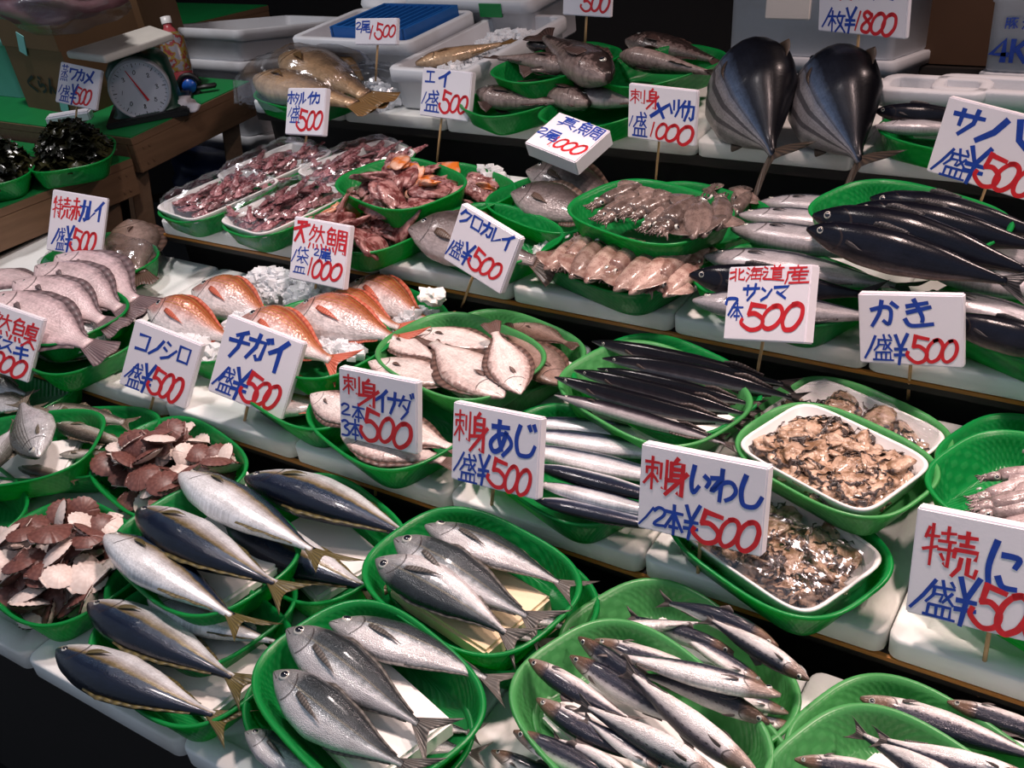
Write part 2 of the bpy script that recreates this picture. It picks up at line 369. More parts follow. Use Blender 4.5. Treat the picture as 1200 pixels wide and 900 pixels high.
TR = [
 # lowest tier
 ('c0', 0, -62, 600, -10, .0, 'green tray reaching in at the left edge below the silver round fish'),
 ('d0', 0, 16, 452, -8, .0, 'green tray of bluish silver fish under the suzuki sign'),
 ('b0', 0, 84, 520, 25, .0, 'green tray of brownish grey slim fish beside the upper scallop tray'),
 ('a0', 0, 14, 528, 35, .03, 'green tray of round silver fish at the left edge'),
 ('e0', 0, 197, 549, -14, .0, 'green tray heaped with scallops under the konoshiro sign'),
 ('f0', 0, 72, 660, -10, .0, 'green tray heaped with dark scallops at the front left corner'),
 ('h0', 0, 372, 632, -18, .0, 'green tray with a big dark yellowtail behind the three-fish yellowtail tray'),
 ('i1', 0, 225, 760, -10, .0, 'lower green tray with two blue yellowtail at the front edge'),
 ('g0', 0, 235, 700, -12, .0, 'green tray underneath the three-fish yellowtail tray'),
 ('g1', 0, 241, 645, -12, .04, 'upper green tray with three yellowtail on white foam'),
 ('k0', 0, 578, 700, -16, .0, 'green tray hidden underneath the rear horse mackerel tray'),
 ('k1', 0, 553, 682, -11, .035, 'rear green tray of three horse mackerel on stained foam'),
 ('j0', 0, 420, 850, -14, .0, 'green tray underneath the front horse mackerel tray'),
 ('j1', 0, 432, 818, -16, .04, 'front green tray of three horse mackerel on white foam'),
 ('m0', 0, 796, 792, -24, .0, 'pale green tray of sardines under the iwashi sign', 'pale'),
 ('l0', 0, 778, 880, -20, .0, 'pale green tray underneath the front sardine tray', 'pale'),
 ('l1', 0, 752, 856, -22, .04, 'front pale green tray heaped with sardines', 'pale'),
 ('n0', 0, 1105, 938, -22, .0, 'pale green tray of dark sardines under the ni sign', 'pale'),
 ('o0', 0, 1092, 992, -22, .04, 'pale green tray of sardines in the bottom right corner', 'pale'),
 # second tier
 ('q1', 1, 117, 304, -10, .0, 'green tray of wrapped brown flatfish under the red flounder sign'),
 ('p0', 1, 85, 398, -12, .0, 'green tray underneath the pale flatfish tray at the left edge'),
 ('p1', 1, 72, 366, -10, .035, 'green tray of pale flatfish on ice at the left edge'),
 ('r1', 1, 250, 384, -12, .0, 'green tray of iced red bream behind the konoshiro sign'),
 ('u1', 1, 372, 452, -14, .0, 'green tray underneath the middle red bream tray'),
 ('t1', 1, 440, 372, -14, .0, 'green tray of dusky red bream below the flounder sign'),
 ('s1', 1, 370, 398, -14, .035, 'green tray of two pink bream behind the chigai sign'),
 ('x1', 1, 590, 412, -14, .0, 'green tray underneath and behind the flounder tray', 'pale'),
 ('w1', 1, 540, 418, -14, .04, 'green tray of flounders with one tail standing up', 'pale'),
 ('v1', 1, 458, 492, -18, .0, 'green tray of flounder halves behind the inada sign'),
 ('z1', 1, 672, 545, -20, .0, 'green tray of silver saury behind the aji sign'),
 ('y0', 1, 782, 452, -20, .03, 'second green tray rim nested behind the black saury'),
 ('y1', 1, 768, 462, -20, .04, 'green tray of black saury fanned out on foam', 'pale'),
 ('O2', 1, 1000, 505, -20, .0, 'green tray with a wrapped pack behind the open oysters', 'pale'),
 ('O3', 1, 915, 640, -22, .0, 'lower green tray with wrapped oysters behind the iwashi sign', 'tray'),
 ('O1', 1, 982, 540, -20, .055, 'upper green tray holding the open oysters', 'pale'),
 ('A2', 1, 1250, 568, -22, .0, 'green tray behind the grey squid at the right edge'),
 ('A3', 1, 1250, 688, -22, .0, 'green tray behind the ni sign at the right edge'),
 ('A1', 1, 1252, 598, -22, .05, 'green tray of grey squid at the right edge'),
 # third tier
 ('S1', 2, 256, 232, 80, .0, 'green tray under the leftmost wrapped squid pack'),
 ('S3', 2, 322, 196, 80, .0, 'green tray under the rear left wrapped squid pack'),
 ('S2', 2, 334, 247, 80, .0, 'green tray under the front wrapped squid pack'),
 ('S4', 2, 418, 194, 70, .0, 'green tray under the rear right wrapped squid pack'),
 ('C3', 2, 530, 222, -20, .0, 'green tray of red fish trimmings behind the others'),
 ('C2', 2, 428, 263, -18, .0, 'green tray of red fish trimmings beside the natural tai sign'),
 ('C1', 2, 470, 216, -18, .04, 'upper green tray heaped with red and orange fish trimmings'),
 ('D1', 2, 575, 275, -18, .0, 'green tray under the large grey bream behind the flounder sign'),
 ('D2', 2, 652, 240, -20, .0, 'green tray of two grey bream beside the ice'),
 ('Q3', 2, 815, 250, -20, .0, 'green tray of squid behind the upper squid tray'),
 ('Q2', 2, 730, 304, -18, .0, 'lower green tray of squid on the third tier'),
 ('Q1', 2, 763, 249, -18, .06, 'upper green tray of squid with shiny eyes'),
 ('K2', 2, 922, 334, -20, .0, 'green tray of silver mackerel behind the sanma sign'),
 ('K3', 2, 1222, 380, -24, .0, 'green tray of mackerel at the right edge behind the kaki sign'),
 ('K1', 2, 1068, 256, -22, .09, 'upper green tray of black mackerel'),
 # top tier
 ('T1', 3, 360, 108, -15, .0, 'green tray of bagged fish at the left end of the top tier'),
 ('T2', 3, 616, 112, 65, .0, 'lower green tray of dark fish on the top tier'),
 ('T3', 3, 652, 74, 65, .055, 'upper green tray of dark fish on the top tier'),
 ('T5', 3, 772, 78, 65, .045, 'rear green tray of pale-bellied fish beside the bonito'),
 ('T4', 3, 712, 124, 65, .0, 'green tray with a blunt grey fish behind the squid sign'),
 ('T6', 3, 1135, 155, -20, .0, 'green tray of mackerel behind the saba sign'),
]
SCL = {'S1': .90, 'S2': .90, 'S3': .9, 'S4': .9, 'O1': .86, 'O3': .94, 'O2': .92}
for q in TR: tray(q[0], *q[1:7], q[7] if len(q) > 7 else 'tray', SCL.get(q[0], 1.))
# ------------------------------------------------------------------ fish
def smooth_prof(pr, us):
    a = np.array(pr, float); out = []
    d = np.linspace(0, 1, 201)
    for k in range(1, a.shape[1]):
        y = np.interp(d, a[:, 0], a[:, k]); ker = np.ones(13)/13
        yp = np.concatenate([[y[0]]*6, y, [y[-1]]*6]); ys = np.convolve(yp, ker, 'valid'); wgt = np.clip(d/.05, 0, 1)
        ys = ys*wgt+y*(1-wgt); out.append(np.interp(us, d, ys))
    return out
def body_mesh(sp, bend, droop, N=30, K=18):
    us = np.linspace(0, 1, N)**1.15; up, dn, wd_ = smooth_prof(sp['prof'], us)
    rows = []; uv = []
    for u, a, b, w in zip(us, up, dn, wd_):
        yo = bend*4*u*(1-u); zo = droop*(u**2-u); row = []; ruv = []
        if .16 < u < .23: w = w*1.05
        for j in range(K):
            t = 2*math.pi*j/K; s, c = math.sin(t), math.cos(t); e = sp.get('sq', .9)
            y = (a if s > 0 else b)*math.copysign(abs(s)**e, s); z = w*math.copysign(abs(c)**e, c)
            row.append((u, y+yo, z+zo)); ruv.append((u, .5+.5*y/(a if s > 0 else b)))
        rows.append(row); uv.append(ruv)
    m = MB(); m.grid(rows, uv, closev=True); m.f += [tuple(range(K)), tuple(range(len(m.v)-1, len(m.v)-K-1, -1))]; m.mi += [0, 0]
    return m.mesh(sp['name']+'_body', sp['mat']), us, up, dn, wd_
def sheet(m, P, th=.0035, mi=0):
    """a thin two-sided fin from a grid of points (i along, j outwards)"""
    n, k = len(P), len(P[0]); uv = [[(j/(k-1), i/(n-1)) for j in range(k)] for i in range(n)]
    A = [[(x, y, z+th*(1-.8*j/(k-1))) for j, (x, y, z) in enumerate(r)] for r in P]
    B = [[(x, y, z-th*(1-.8*j/(k-1))) for j, (x, y, z) in enumerate(r)] for r in P]
    m.grid(A, uv, mi=mi); m.grid(B, uv, mi=mi, flip=True)
    o = len(m.v); a0, b0 = o-2*n*k, o-n*k
    for i in range(n-1):
        for j in (0, k-1):
            m.f.append((a0+i*k+j, a0+(i+1)*k+j, b0+(i+1)*k+j, b0+i*k+j)); m.mi.append(mi)
    for j in range(k-1):
        for i in (0, n-1):
            m.f.append((a0+i*k+j, a0+i*k+j+1, b0+i*k+j+1, b0+i*k+j)); m.mi.append(mi)
def eye_mesh(r, rings=(1.0, .95, .8, .62), nm='eye', mat='iris'):
    m = MB(); K = 14
    for (rs, mi) in ((rings, 0),):
        zs = {1.0: -.25, .95: .12, .8: .26, 0.64: .35, .62: .36, .55: .42, .3: .50, .02: .52}
        m.grid([[(r*q*math.cos(2*math.pi*j/K), r*q*math.sin(2*math.pi*j/K), r*zs[q]) for j in range(K)] for q in rs], closev=True, mi=mi)
    return m.mesh(nm, M[mat])
M['iris'] = NT('eye_iris').set(rough=.15, metal=.3, coat=.6).m; M['iris'].node_tree.nodes['Principled BSDF'].inputs['Base Color'].default_value = (.55, .55, .5, 1)
M['pupil'] = NT('eye_pupil').set(rough=.08, coat=.8).m; M['pupil'].node_tree.nodes['Principled BSDF'].inputs['Base Color'].default_value = (.006, .008, .015, 1)
SP = {}
def species(key, name, cat, desc, prof, mat, fin, eye=(.09, .25, .02), tail=('fork', .17, .13), dors=((.3, .02), (.4, .06), (.8, .02)), anal=((.6, .0), (.66, .04), (.85, .015)), pect=(.25, -.12, .17, .06), variants=((0, 0), (.03, .02), (-.03, .03)), sq=.9, extra=None):
    sp = dict(name=name, cat=cat, desc=desc, prof=prof, mat=mat, sq=sq, v=[]); SP[key] = sp
    for (bend, droop) in variants:
        me, us, up, dn, wd_ = body_mesh(sp, bend, droop); parts = []
        I = lambda arr, u: float(np.interp(u, us, arr)); yo = lambda u: bend*4*u*(1-u); zo = lambda u: droop*(u*u-u)
        # eyes
        eu, ev, er = eye
        e = (eye_mesh(er), eye_mesh(er, (.64, .55, .3, .02), 'pupil', 'pupil')); ey = yo(eu)+ev*I(up, eu); ez = I(wd_, eu)*math.sqrt(max(.05, 1-ev**2))*.93
        parts.append(('eye', e, Matrix.Translation((eu, ey, zo(eu)+ez))@Matrix.Rotation(-.25, 4, 'X')))
        parts.append(('eye', e, Matrix.Translation((eu, ey, zo(eu)-ez))@Matrix.Rotation(math.pi, 4, 'X')))
        # tail fin
        kind, tl, th = tail; m = MB(); P = []
        for i in range(13):
            q = i/12*2-1
            if kind == 'fork': ext = tl*(.42+.58*abs(q)**1.3)
            elif kind == 'lunate': ext = tl*(.22+.78*abs(q)**1.2)
            else: ext = tl*(1-.12*q*q)
            hw = I(up, 1.); row = []
            for j in range(6):
                t = j/5; sprd = hw+(th-hw)*(t if kind != 'lunate' else t**.8)
                row.append((.97+(ext+.03)*t, q*sprd, zo(1)+.010*math.sin(q*5+t*2)*t))
            P.append(row)
        sheet(m, P); parts.append(('tail_fin', m.mesh('tail_fin', fin), Matrix()))
        def strip(pts, arr, sgn, nm):
            uu = np.linspace(pts[0][0], pts[-1][0], 12); hh = np.interp(uu, [p[0] for p in pts], [p[1] for p in pts]); P = []
            for u, h in zip(uu, hh):
                b0 = sgn*I(arr, u)*.94+yo(u); P.append([(u+.35*h*t, b0+sgn*(h+.003)*t, zo(u)+.004*math.sin(u*60)*t) for t in (0, .5, 1)])
            m = MB(); sheet(m, P); parts.append((nm, m.mesh(nm, fin), Matrix()))
        if dors: strip(dors, up, 1, 'dorsal_fin')
        if anal: strip(anal, dn, -1, 'anal_fin')
        if pect:
            pu, pv, pl, pw = pect
            for sg in (1, -1):
                m = MB(); P = []
                for i in range(7):
                    t = i/6; P.append([(pu+pl*t, yo(pu)+pv*I(dn, pu)+(k-.5)*pw*(.35+math.sin(math.pi*min(1, t*.85+.1))*.65)*(1-t**1.6)-.25*pl*t, sg*(I(wd_, pu+pl*t)*.97+.012*math.sin(t*2.5)+.004)+zo(pu+pl*t)) for k in (0, .33, .66, 1)])
                sheet(m, P, .002); parts.append(('pectoral_fin', m.mesh('pectoral_fin', fin), Matrix()))
        if extra: parts += extra(I, us, up, dn, wd_, yo, zo)
        sp['v'].append((me, parts))
def place(key, mw, label, var=0, group=None):
    sp = SP[key]; me, parts = sp['v'][var % len(sp['v'])]
    o = empty(sp['name'], mw, label, sp['cat'], group)
    ob('body', me, o)
    for nm, pm, lm in parts:
        c = bpy.data.objects.new(nm, pm[0] if isinstance(pm, tuple) else pm); col.objects.link(c); c.parent = o; c.matrix_local = lm
        if isinstance(pm, tuple): ob('pupil', pm[1], c)
    return o
ORD = ['first', 'second', 'third', 'fourth', 'fifth', 'sixth', 'seventh', 'eighth', 'ninth', 'tenth', 'eleventh', 'twelfth', 'thirteenth', 'fourteenth']
NUM = ['no', 'one', 'two', 'three', 'four', 'five', 'six', 'seven', 'eight', 'nine', 'ten', 'eleven', 'twelve', 'thirteen', 'fourteen']
def fishes(where, i, rows, desc=None, order='from the left', sk=None):
    """rows: (species, head px, tail-base px, dorsal up in the picture +1/-1, roll deg, height, [tail height], [variant], [own words])"""
    rs = []
    for q in rows:
        key, hp, tq, d, roll, h = q[:6]; h2 = q[6] if len(q) > 6 and q[6] is not None else h; var = q[7] if len(q) > 7 else None
        rs.append((key, hp, tq, d, roll, h, h2, var, q[8] if len(q) > 8 else None))
    kf = (lambda r: min(r[1][0], r[2][0])) if order == 'from the left' else (lambda r: -(r[1][1]+r[2][1]))
    groups = {}
    for r in rs: groups.setdefault(r[8] or desc or SP[r[0]]['desc'], []).append(r)
    for ds, g in groups.items():
        g.sort(key=kf)
        for n_, (key, hp, tq, d, roll, h, h2, var, own) in enumerate(g):
            A = at(*hp, i, h); B = at(*tq, i, h2); X = B-A; L = np.linalg.norm(X); X = X/L
            up_ = EN; Z = nrm(up_-X*(up_ @ X)); Y = np.cross(Z, X)
            right = tq[0]-hp[0]+1e-6
            flip = (d > 0) != (right > 0)
            ang = math.radians(roll)*(1 if not flip else -1) + (math.pi if flip else 0)
            mw = frame(A, X*L, Y*L, Z*L) @ Matrix.Rotation(ang, 4, 'X')
            if len(g) == 1: lab = '%s %s' % (ds, where)
            else: lab = '%s %s, %s %s' % (ds, where, ORD[n_], order)
            place(key, mw, lab, R.randrange(9) if var is None else var, ds+' '+where)
silver = (.70, .73, .76)
species('inada', 'young_yellowtail', 'fish', 'blue-backed young yellowtail',
    [(0, .012, .02, .012), (.04, .045, .05, .035), (.12, .085, .085, .06), (.25, .12, .125, .082), (.42, .135, .145, .09), (.62, .11, .115, .07), (.82, .055, .055, .036), (.94, .022, .022, .016), (1, .02, .02, .014)],
    fishmat('yellowtail_skin', [(0, (.80, .83, .86)), (.30, (.72, .75, .79)), (.42, (.42, .40, .39)), (.50, (.27, .23, .17)), (.545, (.15, .115, .045)), (.60, (.022, .042, .08)), (.75, (.007, .014, .035)), (1, (.003, .006, .015))], .2, .26, mott=.05, scales=110, bk=.2),
    finmat('yellowtail_fin', (.05, .045, .022), (.17, .14, .05)), eye=(.085, .12, .02), tail=('fork', .19, .14), pect=(.24, .0, .13, .045),
    dors=((.34, .012), (.45, .03), (.9, .008)), anal=((.6, .012), (.66, .025), (.9, .006)), variants=((0, .0), (.025, .03), (-.02, .05)))
species('aji', 'horse_mackerel', 'fish', 'silver horse mackerel',
    [(0, .012, .015, .012), (.04, .05, .045, .03), (.12, .10, .09, .05), (.25, .135, .135, .066), (.42, .15, .155, .07), (.62, .115, .115, .055), (.82, .052, .052, .03), (.95, .02, .02, .014), (1, .018, .018, .012)],
    fishmat('horse_mackerel_skin', [(0, (.66, .62, .62)), (.34, (.66, .67, .69)), (.44, (.46, .49, .51)), (.51, (.22, .25, .27)), (.60, (.055, .07, .08)), (1, (.012, .016, .02))], .28, .24, mott=.10, scales=120, lines=1.9, lv=(.46, .62), linec=(.22, .20, .14), head=(.40, .41, .42)),
    finmat('horse_mackerel_fin', (.05, .048, .045), (.17, .155, .14)), eye=(.095, .30, .034), tail=('fork', .19, .15), pect=(.25, .02, .25, .045),
    dors=((.3, .01), (.36, .025), (.5, .01), (.55, .02), (.94, .006)), anal=((.55, .012), (.62, .018), (.94, .005)))
species('sardine', 'sardine', 'fish', 'dark-backed sardine',
    [(0, .012, .012, .01), (.05, .035, .04, .028), (.14, .062, .068, .046), (.3, .085, .095, .062), (.5, .09, .10, .064), (.7, .07, .075, .05), (.86, .04, .04, .028), (1, .018, .018, .012)],
    fishmat('sardine_skin', [(0, (.82, .79, .78)), (.32, (.72, .69, .69)), (.42, (.38, .36, .38)), (.49, (.085, .085, .11)), (.57, (.02, .024, .045)), (1, (.007, .009, .018))], .15, .22, mott=.05, scales=90, spots=(16, .46), head=(.24, .14, .09)),
    finmat('sardine_fin', (.05, .04, .04), (.18, .15, .14)), eye=(.075, .2, .022), tail=('fork', .13, .085), pect=(.24, -.5, .10, .03),
    dors=((.42, .02), (.45, .05), (.55, .01)), anal=((.72, .008), (.88, .012)), variants=((0, 0), (.045, .04), (-.045, .03), (.02, -.02)))
species('sanma', 'saury', 'fish', 'slender black saury',
    [(0, .004, .004, .004), (.05, .018, .016, .013), (.14, .034, .032, .024), (.3, .047, .046, .034), (.55, .05, .05, .036), (.78, .036, .036, .026), (.92, .014, .014, .011), (1, .009, .009, .007)],
    fishmat('saury_skin', [(0, (.45, .42, .43)), (.22, (.30, .28, .30)), (.34, (.05, .045, .055)), (.5, (.012, .010, .015)), (.7, (.006, .006, .009)), (1, (.004, .004, .006))], .0, .16, mott=.04, scales=120, gill=False, spec=.22, coat=.0, bk=.04),
    finmat('saury_fin', (.03, .022, .022), (.10, .07, .06)), eye=(.07, .1, .009), tail=('fork', .09, .05), pect=(.2, -.1, .06, .02),
    dors=((.7, .006), (.75, .02), (.9, .006)), anal=((.7, .006), (.75, .02), (.9, .006)), variants=((0, 0), (.02, .03), (-.02, .03)))
species('sanmasilver', 'saury', 'fish', 'silver-sided saury',
    [(0, .006, .006, .005), (.05, .03, .028, .018), (.14, .06, .058, .034), (.3, .08, .08, .048), (.55, .085, .088, .05), (.78, .06, .06, .036), (.92, .024, .024, .015), (1, .013, .013, .009)],
    fishmat('silver_saury_skin', [(0, (.82, .82, .84)), (.36, (.70, .71, .75)), (.48, (.30, .32, .38)), (.56, (.03, .04, .075)), (1, (.006, .008, .015))], .2, .2, mott=.03, scales=120, gill=False, bk=.1),
    finmat('silver_saury_fin', (.05, .04, .04), (.16, .14, .13)), eye=(.07, .1, .011), tail=('fork', .09, .06), pect=None,
    dors=None, anal=None, variants=((0, 0), (.02, .03)))
species('tai', 'red_sea_bream', 'fish', 'pink red sea bream',
    [(0, .015, .02, .014), (.05, .085, .06, .035), (.13, .165, .12, .065), (.26, .225, .175, .095), (.42, .225, .19, .10), (.6, .165, .15, .08), (.8, .07, .07, .042), (.93, .035, .035, .022), (1, .036, .036, .02)],
    fishmat('red_bream_skin', [(0, (.86, .80, .79)), (.45, (.82, .70, .69)), (.6, (.70, .46, .43)), (.74, (.54, .22, .16)), (.87, (.42, .11, .05)), (1, (.32, .06, .02))], .2, .26, mott=.09, scales=46, lines=13, lv=(.62, .99), linec=(.42, .20, .06), head=(.66, .34, .30), hv=(.4, 1)),
    finmat('red_bream_fin', (.48, .08, .04), (.70, .22, .14)), eye=(.12, .45, .028), tail=('fork', .19, .17), pect=(.27, .12, .27, .06),
    dors=((.22, .01), (.34, .03), (.6, .03), (.85, .01)), anal=((.6, .015), (.68, .03), (.85, .01)), variants=((0, 0), (.02, .02)))
species('kurodai', 'grey_sea_bream', 'fish', 'grey sea bream',
    [(0, .015, .02, .014), (.05, .075, .055, .035), (.13, .15, .11, .065), (.26, .20, .165, .09), (.42, .21, .18, .095), (.6, .155, .14, .075), (.8, .075, .07, .042), (.93, .04, .04, .022), (1, .04, .04, .02)],
    fishmat('grey_bream_skin', [(0, (.44, .38, .38)), (.35, (.28, .235, .235)), (.55, (.15, .12, .12)), (.8, (.065, .05, .048)), (1, (.04, .03, .028))], .1, .34, mott=.12, scales=44),
    finmat('grey_bream_fin', (.05, .035, .03), (.20, .13, .10)), eye=(.12, .42, .026), tail=('fan', .17, .15), pect=(.27, -.05, .2, .07),
    dors=((.22, .02), (.34, .06), (.6, .05), (.85, .015)), anal=((.6, .03), (.68, .05), (.85, .015)), variants=((0, 0), (.02, .03)))
FL = [(0, .01, .012, .008), (.05, .06, .06, .022), (.15, .13, .13, .038), (.32, .19, .19, .05), (.5, .20, .20, .05), (.7, .135, .135, .04), (.86, .058, .058, .026), (.95, .042, .042, .018), (1, .045, .045, .014)]
def flounder(key, desc, stops, finc, finc2):
    species(key, 'flounder', 'fish', desc, FL, fishmat(key+'_skin', stops, .05, .3, mott=.18, scales=60, bk=.2), finmat(key+'_fin', finc, finc2, .15),
        eye=(.1, .3, .012), tail=('fan', .20, .11), pect=(.26, .1, .11, .05), dors=((.08, .01), (.3, .055), (.6, .06), (.92, .012)), anal=((.16, .01), (.35, .055), (.6, .06), (.92, .012)), sq=.8, variants=((0, 0), (.015, .06), (-.015, .1)))
flounder('flpale', 'pale-bellied flounder', [(0, (.30, .19, .17)), (.10, (.62, .48, .45)), (.3, (.78, .69, .66)), (.7, (.80, .72, .69)), (.9, (.60, .46, .43)), (1, (.26, .16, .14))], (.055, .032, .028), (.20, .12, .10))
flounder('flpink', 'pinkish pale flatfish', [(0, (.55, .38, .38)), (.15, (.70, .52, .53)), (.5, (.76, .60, .61)), (.85, (.62, .46, .48)), (1, (.30, .23, .25))], (.08, .055, .06), (.22, .15, .16))
flounder('flbrown', 'brown flatfish', [(0, (.10, .06, .04)), (.3, (.24, .15, .12)), (.6, (.33, .23, .20)), (1, (.10, .065, .05))], (.05, .03, .022), (.16, .09, .07))
species('saba', 'mackerel', 'fish', 'silver-bellied mackerel',
    [(0, .01, .012, .01), (.05, .04, .042, .032), (.14, .075, .08, .055), (.3, .10, .11, .078), (.48, .105, .115, .08), (.68, .08, .085, .058), (.86, .04, .04, .03), (1, .016, .016, .012)],
    fishmat('mackerel_skin', [(0, (.44, .41, .43)), (.40, (.38, .37, .40)), (.52, (.24, .24, .27)), (.58, (.03, .035, .05)), (1, (.005, .006, .01))], .2, .26, mott=.05, scales=120, bk=.15),
    finmat('mackerel_fin', (.03, .03, .035), (.12, .11, .11)), eye=(.085, .2, .022), tail=('fork', .14, .10), pect=(.24, -.1, .10, .03),
    dors=((.32, .02), (.36, .045), (.5, .01)), anal=((.62, .01), (.66, .025), (.8, .008)), variants=((0, 0), (.02, .03), (-.02, .03)))
species('sabadark', 'mackerel', 'fish', 'glossy black mackerel',
    [(0, .01, .012, .01), (.05, .04, .042, .032), (.14, .075, .08, .055), (.3, .10, .11, .078), (.48, .105, .115, .08), (.68, .08, .085, .058), (.86, .04, .04, .03), (1, .016, .016, .012)],
    fishmat('black_mackerel_skin', [(0, (.30, .20, .17)), (.12, (.10, .075, .075)), (.25, (.012, .012, .018)), (.6, (.006, .008, .016)), (1, (.004, .004, .007))], .0, .2, mott=.05, scales=120, spec=.22, coat=.0, bk=.04),
    finmat('black_mackerel_fin', (.015, .014, .016), (.06, .055, .06)), eye=(.085, .2, .02), tail=('fork', .14, .10), pect=(.24, -.1, .10, .03),
    dors=((.32, .02), (.36, .03), (.5, .01)), anal=None, variants=((0, 0), (.02, .03), (-.02, .03)))
species('konoshiro', 'gizzard_shad', 'fish', 'round silver gizzard shad',
    [(0, .015, .015, .012), (.06, .06, .06, .032), (.16, .115, .12, .05), (.35, .165, .185, .062), (.52, .165, .19, .062), (.7, .115, .13, .045), (.88, .05, .05, .026), (1, .026, .026, .014)],
    fishmat('gizzard_shad_skin', [(0, (.78, .77, .78)), (.45, (.68, .68, .70)), (.62, (.45, .45, .44)), (.8, (.16, .17, .15)), (1, (.05, .05, .04))], .36, .24, mott=.06, scales=50, lines=15, lv=(.5, .98), linec=(.10, .09, .08)),
    finmat('gizzard_shad_fin', (.09, .08, .06), (.26, .22, .16)), eye=(.09, .25, .028), tail=('fork', .18, .13), pect=(.24, -.4, .12, .04))
species('slim', 'grey_mullet', 'fish', 'slim brownish grey fish',
    [(0, .015, .015, .014), (.05, .045, .045, .034), (.14, .075, .08, .056), (.32, .10, .11, .07), (.52, .10, .11, .068), (.72, .078, .08, .05), (.9, .042, .042, .03), (1, .036, .036, .022)],
    fishmat('grey_mullet_skin', [(0, (.58, .54, .50)), (.4, (.46, .43, .40)), (.58, (.26, .22, .18)), (.75, (.09, .075, .06)), (1, (.035, .03, .025))], .25, .3, mott=.1, scales=60),
    finmat('grey_mullet_fin', (.07, .055, .04), (.22, .17, .11)), eye=(.09, .15, .02), tail=('fork', .14, .10), dors=((.32, .02), (.36, .05), (.48, .01), (.62, .01), (.68, .04), (.78, .01)))
def bonfins(I, us, up, dn, wd_, yo, zo):
    out = []
    return out
species('bonito', 'bonito', 'fish', 'large striped bonito',
    [(0, .016, .018, .014), (.06, .12, .12, .08), (.18, .235, .235, .15), (.36, .31, .31, .19), (.55, .285, .28, .175), (.74, .165, .16, .10), (.9, .045, .043, .034), (1, .018, .018, .02)],
    fishmat('bonito_skin', [(0, (.34, .31, .31)), (.42, (.30, .30, .33)), (.53, (.10, .15, .25)), (.66, (.014, .018, .03)), (1, (.003, .003, .005))], .25, .34, mott=.03, scales=130, bk=.06, spec=.25, coat=.04, lines=6.5, lv=(.06, .52), linec=(.035, .035, .045)),
    finmat('bonito_fin', (.03, .025, .025), (.12, .085, .06)), eye=(.07, .1, .02), tail=('lunate', .20, .27), pect=(.27, .1, .14, .05),
    dors=((.3, .03), (.33, .07), (.45, .015)), anal=((.62, .01), (.67, .05), (.72, .01)), variants=((0, 0),))
species('ray', 'ray_fish', 'fish', 'dark mottled fish',
    [(0, .03, .03, .03), (.08, .09, .085, .07), (.2, .13, .13, .10), (.38, .135, .14, .10), (.6, .10, .10, .075), (.82, .055, .055, .04), (1, .03, .03, .022)],
    fishmat('dark_mottled_skin', [(0, (.34, .26, .24)), (.3, (.20, .14, .13)), (.42, (.05, .034, .032)), (1, (.014, .010, .010))], .05, .28, mott=.45, scales=50),
    finmat('dark_mottled_fin', (.035, .022, .02), (.14, .085, .075)), eye=(.12, .35, .026), tail=('fan', .16, .12), dors=((.25, .03), (.4, .07), (.8, .02)), pect=(.26, -.2, .2, .12), variants=((0, 0), (.05, .05), (-.05, .08)))
species('croaker', 'bagged_fish', 'fish', 'orange-brown fish',
    [(0, .02, .02, .02), (.06, .065, .06, .045), (.18, .12, .115, .075), (.36, .15, .155, .09), (.6, .11, .115, .07), (.85, .05, .05, .034), (1, .04, .04, .022)],
    fishmat('orange_brown_skin', [(0, (.62, .44, .28)), (.35, (.52, .32, .18)), (.6, (.22, .14, .09)), (1, (.06, .045, .04))], .25, .25, mott=.1, scales=50),
    finmat('orange_brown_fin', (.10, .06, .02), (.32, .18, .07)), eye=(.1, .3, .02), tail=('fan', .2, .11))
# ------------------------------------------------------------------ foam blocks under the fish
block('g1', 'white foam sheet under the three yellowtail', 0, -.005, .185, .125, .018)
block('g0', 'white foam sheet in the tray underneath the three yellowtail', 0, 0, .18, .12, .015)
block('i1', 'white foam sheet under the two blue yellowtail', .01, .01, .18, .12, .018)
block('h0', 'white foam sheet under the big dark yellowtail', 0, 0, .18, .12, .018)
block('j1', 'white foam block under the three front horse mackerel', .005, -.01, .185, .12, .026)
block('j0', 'white foam block in the tray underneath the front horse mackerel', 0, 0, .17, .11, .02)
block('k1', 'tan stained foam block under the three rear horse mackerel', .005, -.01, .185, .12, .026, 0, 'tanfoam')
block('k0', 'stained foam block in the tray underneath the rear horse mackerel', 0, 0, .17, .11, .02, 0, 'tanfoam')
block('l1', 'white foam sheet under the front sardines', 0, 0, .19, .125, .016)
block('m0', 'white foam sheet under the rear sardines', 0, 0, .19, .125, .016)
block('o0', 'white foam sheet in the bottom right sardine tray', 0, 0, .19, .125, .016)
block('y1', 'white foam sheet under the black saury', .01, 0, .20, .13, .014)
block('w1', 'white foam sheet under the flounders', 0, .01, .18, .12, .014)
block('x1', 'white foam block in the tray behind the flounders', .06, .04, .12, .06, .02)
block('a0', 'white foam sheet under the round silver fish', 0, 0, .18, .12, .014)
block('b0', 'white foam sheet under the slim brownish fish', 0, 0, .18, .12, .014)
